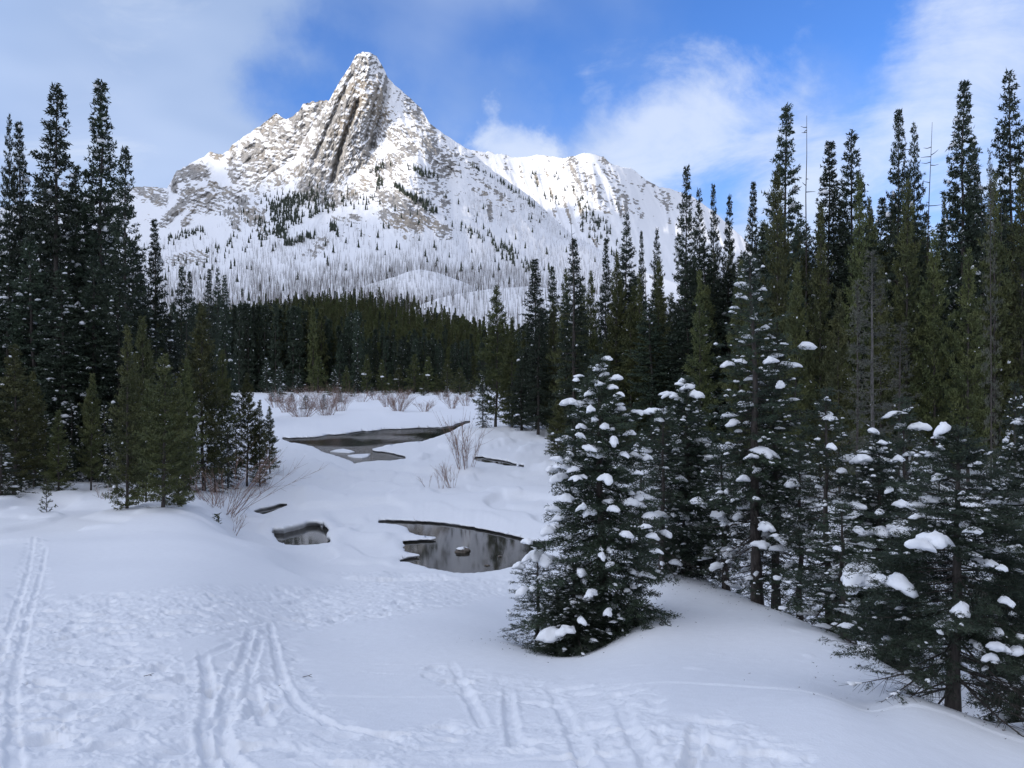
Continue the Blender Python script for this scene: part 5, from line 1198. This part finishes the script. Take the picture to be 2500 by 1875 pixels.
# ------------------------------------------------------------------ shrubs, stones, ice
def shrub_mesh(seed, H, R, n, thick=0.006, upright=0.5):
    g = np.random.default_rng(seed); az = g.uniform(0, 6.28, n); r0 = np.sqrt(g.uniform(0, 1, n)) * R * .25
    p0 = np.c_[np.cos(az) * r0, np.sin(az) * r0, np.full(n, -0.1)]; L = H * g.uniform(.6, 1.1, n); sp = g.uniform(0.1, 1, n) * (R / H) * (1.2 - upright)
    s = np.linspace(0, 1, 6)
    P = p0[:, None] + np.stack([np.cos(az)[:, None] * sp[:, None] * L[:, None] * s[None] ** 1.0 * 1.3, np.sin(az)[:, None] * sp[:, None] * L[:, None] * s[None] * 1.3, L[:, None] * (s[None] - .10 * s[None] ** 2 * sp[:, None])], -1)
    P += g.normal(size=P.shape) * 0.02 * H * s[None, :, None]
    V, Q = tubes(P, thick * np.linspace(1.5, .5, 6)[None].repeat(n, 0), 3)
    k = n * 9; i = g.integers(0, n, k); f = g.uniform(.3, .95, k) * 5; j = np.minimum(f.astype(int), 4); q = P[i, j] * (1 - (f - j))[:, None] + P[i, j + 1] * (f - j)[:, None]
    d = P[i, j + 1] - P[i, j]; d /= np.linalg.norm(d, axis=1)[:, None]; d = d + g.normal(size=(k, 3)) * .38; l = L[i] * g.uniform(.12, .38, k)
    B = np.stack([q, q + d * l[:, None] * .5 + [0, 0, .02], q + d * l[:, None] + np.c_[np.zeros((k, 2)), .12 * l]], 1)
    v2, q2 = tubes(B, thick * np.array([.8, .6, .4])[None].repeat(k, 0), 3)
    return np.concatenate([V, v2]), np.concatenate([Q, q2 + len(V)])
def shrub(u, vb, d, H, R, n, seed, label, thick, up=.5, group='leafless willow bushes on the far snow meadow'):
    x = (u - CX) / F * d; z = float(ground_z(x, d)[0]); o = mk('willow_bush', *[a for a in (shrub_mesh(seed, H, R, n, thick, up)[0],)], Q=shrub_mesh(seed, H, R, n, thick, up)[1], mats=[M_willow], loc=(x, d, z)); tag(o, label, 'bush', group)
SH = [(301, 417, 150, 4.2, 6.0, 80, 'left half of the biggest reddish willow clump on the meadow'), (326, 414, 155, 4.4, 6.0, 80, 'right half of the biggest reddish willow clump on the meadow'), (340, 410, 150, 4.6, 4.5, 55, 'willow bush at the right end of the biggest clump'), (287, 412, 160, 4.5, 4.5, 50, 'pale willow bush at the left end of the biggest clump'),
      (398, 411, 170, 4.0, 4.6, 85, 'dense reddish willow bush in the middle of the meadow'), (388, 408, 175, 3.6, 3.6, 45, 'thin willow bush left of the dense middle one'), (424, 411, 170, 2.6, 3.2, 40, 'low willow bush right of the dense middle one'), (452, 408, 178, 3.2, 3.2, 45, 'pale thin willow bush towards the right end of the meadow'),
      (466, 406, 178, 3.0, 3.0, 35, 'faint willow bush at the right end of the meadow'), (362, 402, 215, 3.2, 4.5, 35, 'faint reddish willow bush behind the gap of the two main clumps'), (375, 400, 225, 3.0, 3.5, 30, 'small far willow bush right of the faint reddish one'), (442, 400, 215, 3.0, 3.6, 30, 'far willow bush behind the pale thin one'),
      (312, 400, 215, 4.2, 7.0, 55, 'far red-brown willow bush behind the biggest clump'), (276, 408, 170, 3.6, 3.4, 30, 'thin willow bush at the left meadow end beside the young pines'), (404, 399, 230, 3.4, 4.5, 50, 'far willow bush behind the dense middle one')]
for i, (u, vb, d, H, R, n, lab) in enumerate(SH): shrub(u, vb, F * 6.5 / (vb - HZ), H * (F * 6.5 / (vb - HZ)) / d, R * (F * 6.5 / (vb - HZ)) / d, int(n * .8), 300 + i, lab, 0.014)
shrub(224, 0, 34.5, 2.5, 3.4, 40, 321, 'large leafless bush arching from the snow at the right foot of the left bank pines', 0.008, .10, None)
shrub(212, 0, 32.5, 1.1, 1.5, 14, 322, 'low leafless bush under the large arching one', 0.007, .3, None)
shrub(108, 0, 30.5, .8, 1.0, 12, 323, 'small leafless bush left of the nearest left bank pine', 0.006, .3, None)
shrub(465, 0, 53, 3.6, 2.0, 20, 324, 'leafless bush beside the far pool on the right snow bank', 0.012, .7, None)
shrub(452, 0, 45.5, 1.3, 1.0, 10, 325, 'small twiggy bush below the one by the far pool', 0.009, .6, None)
shrub(441, 0, 45, 1.5, .6, 5, 326, 'three thin twigs sticking out of the snow left of the small twiggy bush', 0.008, .7, None)
shrub(428, 0, 45, .9, .7, 3, 327, 'forked twig farthest left of the twiggy bushes', 0.008, .4, None)
shrub(232, 0, 28.5, .9, .9, 7, 329, 'thin twigs beside the right foot of the nearest pine cluster', 0.006, .3, None)
g9 = np.random.default_rng(9); pb, pt = [], []
V1, T1 = blades(np.c_[g9.normal(size=(40, 2)) * .05, g9.uniform(0, .5, 40)], g9.normal(size=(40, 3)) * [1, 1, .3] + [0, 0, .5], .16, .05, g9); Vb, Qb = tubes(np.array([[[0, 0, -.1], [.02, 0, .25], [-.01, 0, .55]]]), np.array([[.012, .01, .005]]), 4)
xs = (218 - CX) / F * 27.5; zs = float(ground_z(xs, 27.5)[0]); o = mk('sprig', np.concatenate([V1, Vb]), T=T1, Q=Qb + len(V1), mats=[M_pine], loc=(xs, 27.5, zs)); tag(o, 'single leafy sprig poking out of the snow dome left of the creek', 'plant')

def thing(name, label, cat, loc, group=None):
    r = bpy.data.objects.new(name, None); COL.objects.link(r); r.location = loc; r.empty_display_size = .1; tag(r, label, cat, group); return r
d = 30.0; xs = (463 - CX) / F * d; r = thing('rock', 'snow-capped brown rock standing in the big near pool', 'rock', (xs, d, WATER_Z))
Vr, Tr = ICO[3]; rr = Vr * (1 + .28 * perlin(Vr * 1.6 + 3, 8) + .10 * perlin(Vr * 5, 9))[:, None] * [.30, .22, .15]; mk('stone', rr + [0, 0, .03], T=Tr, mats=[M_rock], smooth=True, parent=r)
P, T = pad_shape(3, np.random.default_rng(4), .22, .15, .07, 0.2, 0, 4); mk('snow_cap', P + [-.06, 0, .15], T=T, mats=[M_snowpad], smooth=True, parent=r)
for (u, v, a, b, seed, lab) in ((487, 565, .10, .05, 1, 'small wet stone near the lower rim of the big pool'), (500, 556, .09, .05, 2, 'tiny dark stone right of the snow-capped rock')):
    d = F * 6.88 / (v - HZ); o = mk('stone', Vr * (1 + .25 * perlin(Vr * 1.7 + seed * 9, 8))[:, None] * [a, a * .8, b], T=Tr, mats=[M_rock], smooth=True, loc=((u - CX) / F * d, d, WATER_Z)); tag(o, lab, 'stone')

def slab(name, pts, z, th, label, group=None):
    """a broken plate of snow-covered ice, outline given where its rim meets the water"""
    poly = np.array(pts); P = []
    for u, v in poly: d = -F * z / (v - HZ); P.append(((u - CX) / F * d, d, z))
    P = np.array(P); c = P.mean(0); n = len(P)
    rings = [P * [1, 1, 1] - [0, 0, th], P, c + (P - c) * .93 + [0, 0, th * .5], c + (P - c) * .6 + [0, 0, th * .7]]
    V = np.concatenate(rings + [[c + [0, 0, th * .75]]]) - c; Q = []; T = []
    for r_ in range(3):
        for i in range(n): Q.append((r_ * n + i, r_ * n + (i + 1) % n, (r_ + 1) * n + (i + 1) % n, (r_ + 1) * n + i))
    for i in range(n): T.append((3 * n + i, 3 * n + (i + 1) % n, 4 * n))
    o = mk(name, V, T=T, Q=Q, mats=[M_snow], loc=tuple(c)); tag(o, label, 'ice slab', group)
G_ice = 'snow-covered ice slabs floating in the creek'
slab('ice_slab', z5([(795, 658), (830, 648), (880, 642), (930, 652), (952, 660), (920, 668), (850, 664)]), WATER_Z + .05, .10, 'upper snow-covered ice slab in the far pool', G_ice)
slab('ice_slab', z5([(905, 684), (960, 677), (1052, 673), (1035, 692), (1000, 700), (950, 698), (925, 692)]), WATER_Z + .05, .10, 'lower wider snow-covered ice slab in the far pool', G_ice)
slab('ice_slab', z5([(680, 1104), (694, 1090), (722, 1100), (728, 1118), (690, 1116)]), WATER_Z + .06, .10, 'white chunk under the far rim of the small left pool', G_ice)
slab('ice_slab', z5([(726, 1118), (745, 1112), (760, 1128), (748, 1134)]), WATER_Z + .06, .07, 'smallest white chunk right of the larger one in the small left pool', G_ice)

# litter on the snow
def twig(u, v, d0, seed, label):
    dd = np.linspace(2.4, 24, 900); xx = (u - CX) / F * dd; gv = proj(xx, dd, ground_base(xx, dd))[1]; i = int(np.argmin(np.abs(gv - v))); x, y = xx[i], dd[i]; z = float(ground_detail(np.array([x]), np.array([y]), ground_base([x], [y]))[0])
    g = np.random.default_rng(seed); P = np.array([[[-.06, 0, .006], [0, .012, .016], [.05, -.01, .008]], [[0, .01, .014], [.02, .03, .02], [.03, .06, .012]]]) * d0
    V, Q = tubes(P, np.array([[.004, .004, .002], [.003, .003, .001]]) * d0, 5); o = mk('twig', V, Q=Q, mats=[M_bark], loc=(x, y, z)); tag(o, label, 'twig', None)
twig(149, 676, .7, 1, 'small dark twig lying in the trampled snow at the lower left')
twig(308, 677, .8, 2, 'thin curved twig lying on smooth snow right of the ski tracks')
twig(279, 683, .4, 3, 'tiny twig inside the right curving ski track')

# fallen needles, lichen scraps and bark flakes on the snow round the near trees
gl = np.random.default_rng(55); px_, py_ = [], []
for (r, pr) in NEAR:
    n = 60 if pr is not near_spruce else 110; a = gl.uniform(0, 6.28, n); q = gl.uniform(.15, 1.5, n) ** 1.1; px_.append(r.location.x + np.cos(a) * q); py_.append(r.location.y + np.sin(a) * q)
px_, py_ = np.concatenate(px_), np.concatenate(py_); pz_ = ground_detail(px_, py_, ground_base(px_, py_)) + .006
V, T = blades(np.c_[px_, py_, pz_], gl.normal(size=(len(px_), 3)) * [1, 1, .12], gl.uniform(.012, .045, len(px_)), gl.uniform(.004, .010, len(px_)), gl)
tag(mk('needle_litter', V, T=T, mats=[M_bark]), 'dark needles and bark flakes scattered on the snow under the near spruces', 'litter', kind='stuff')
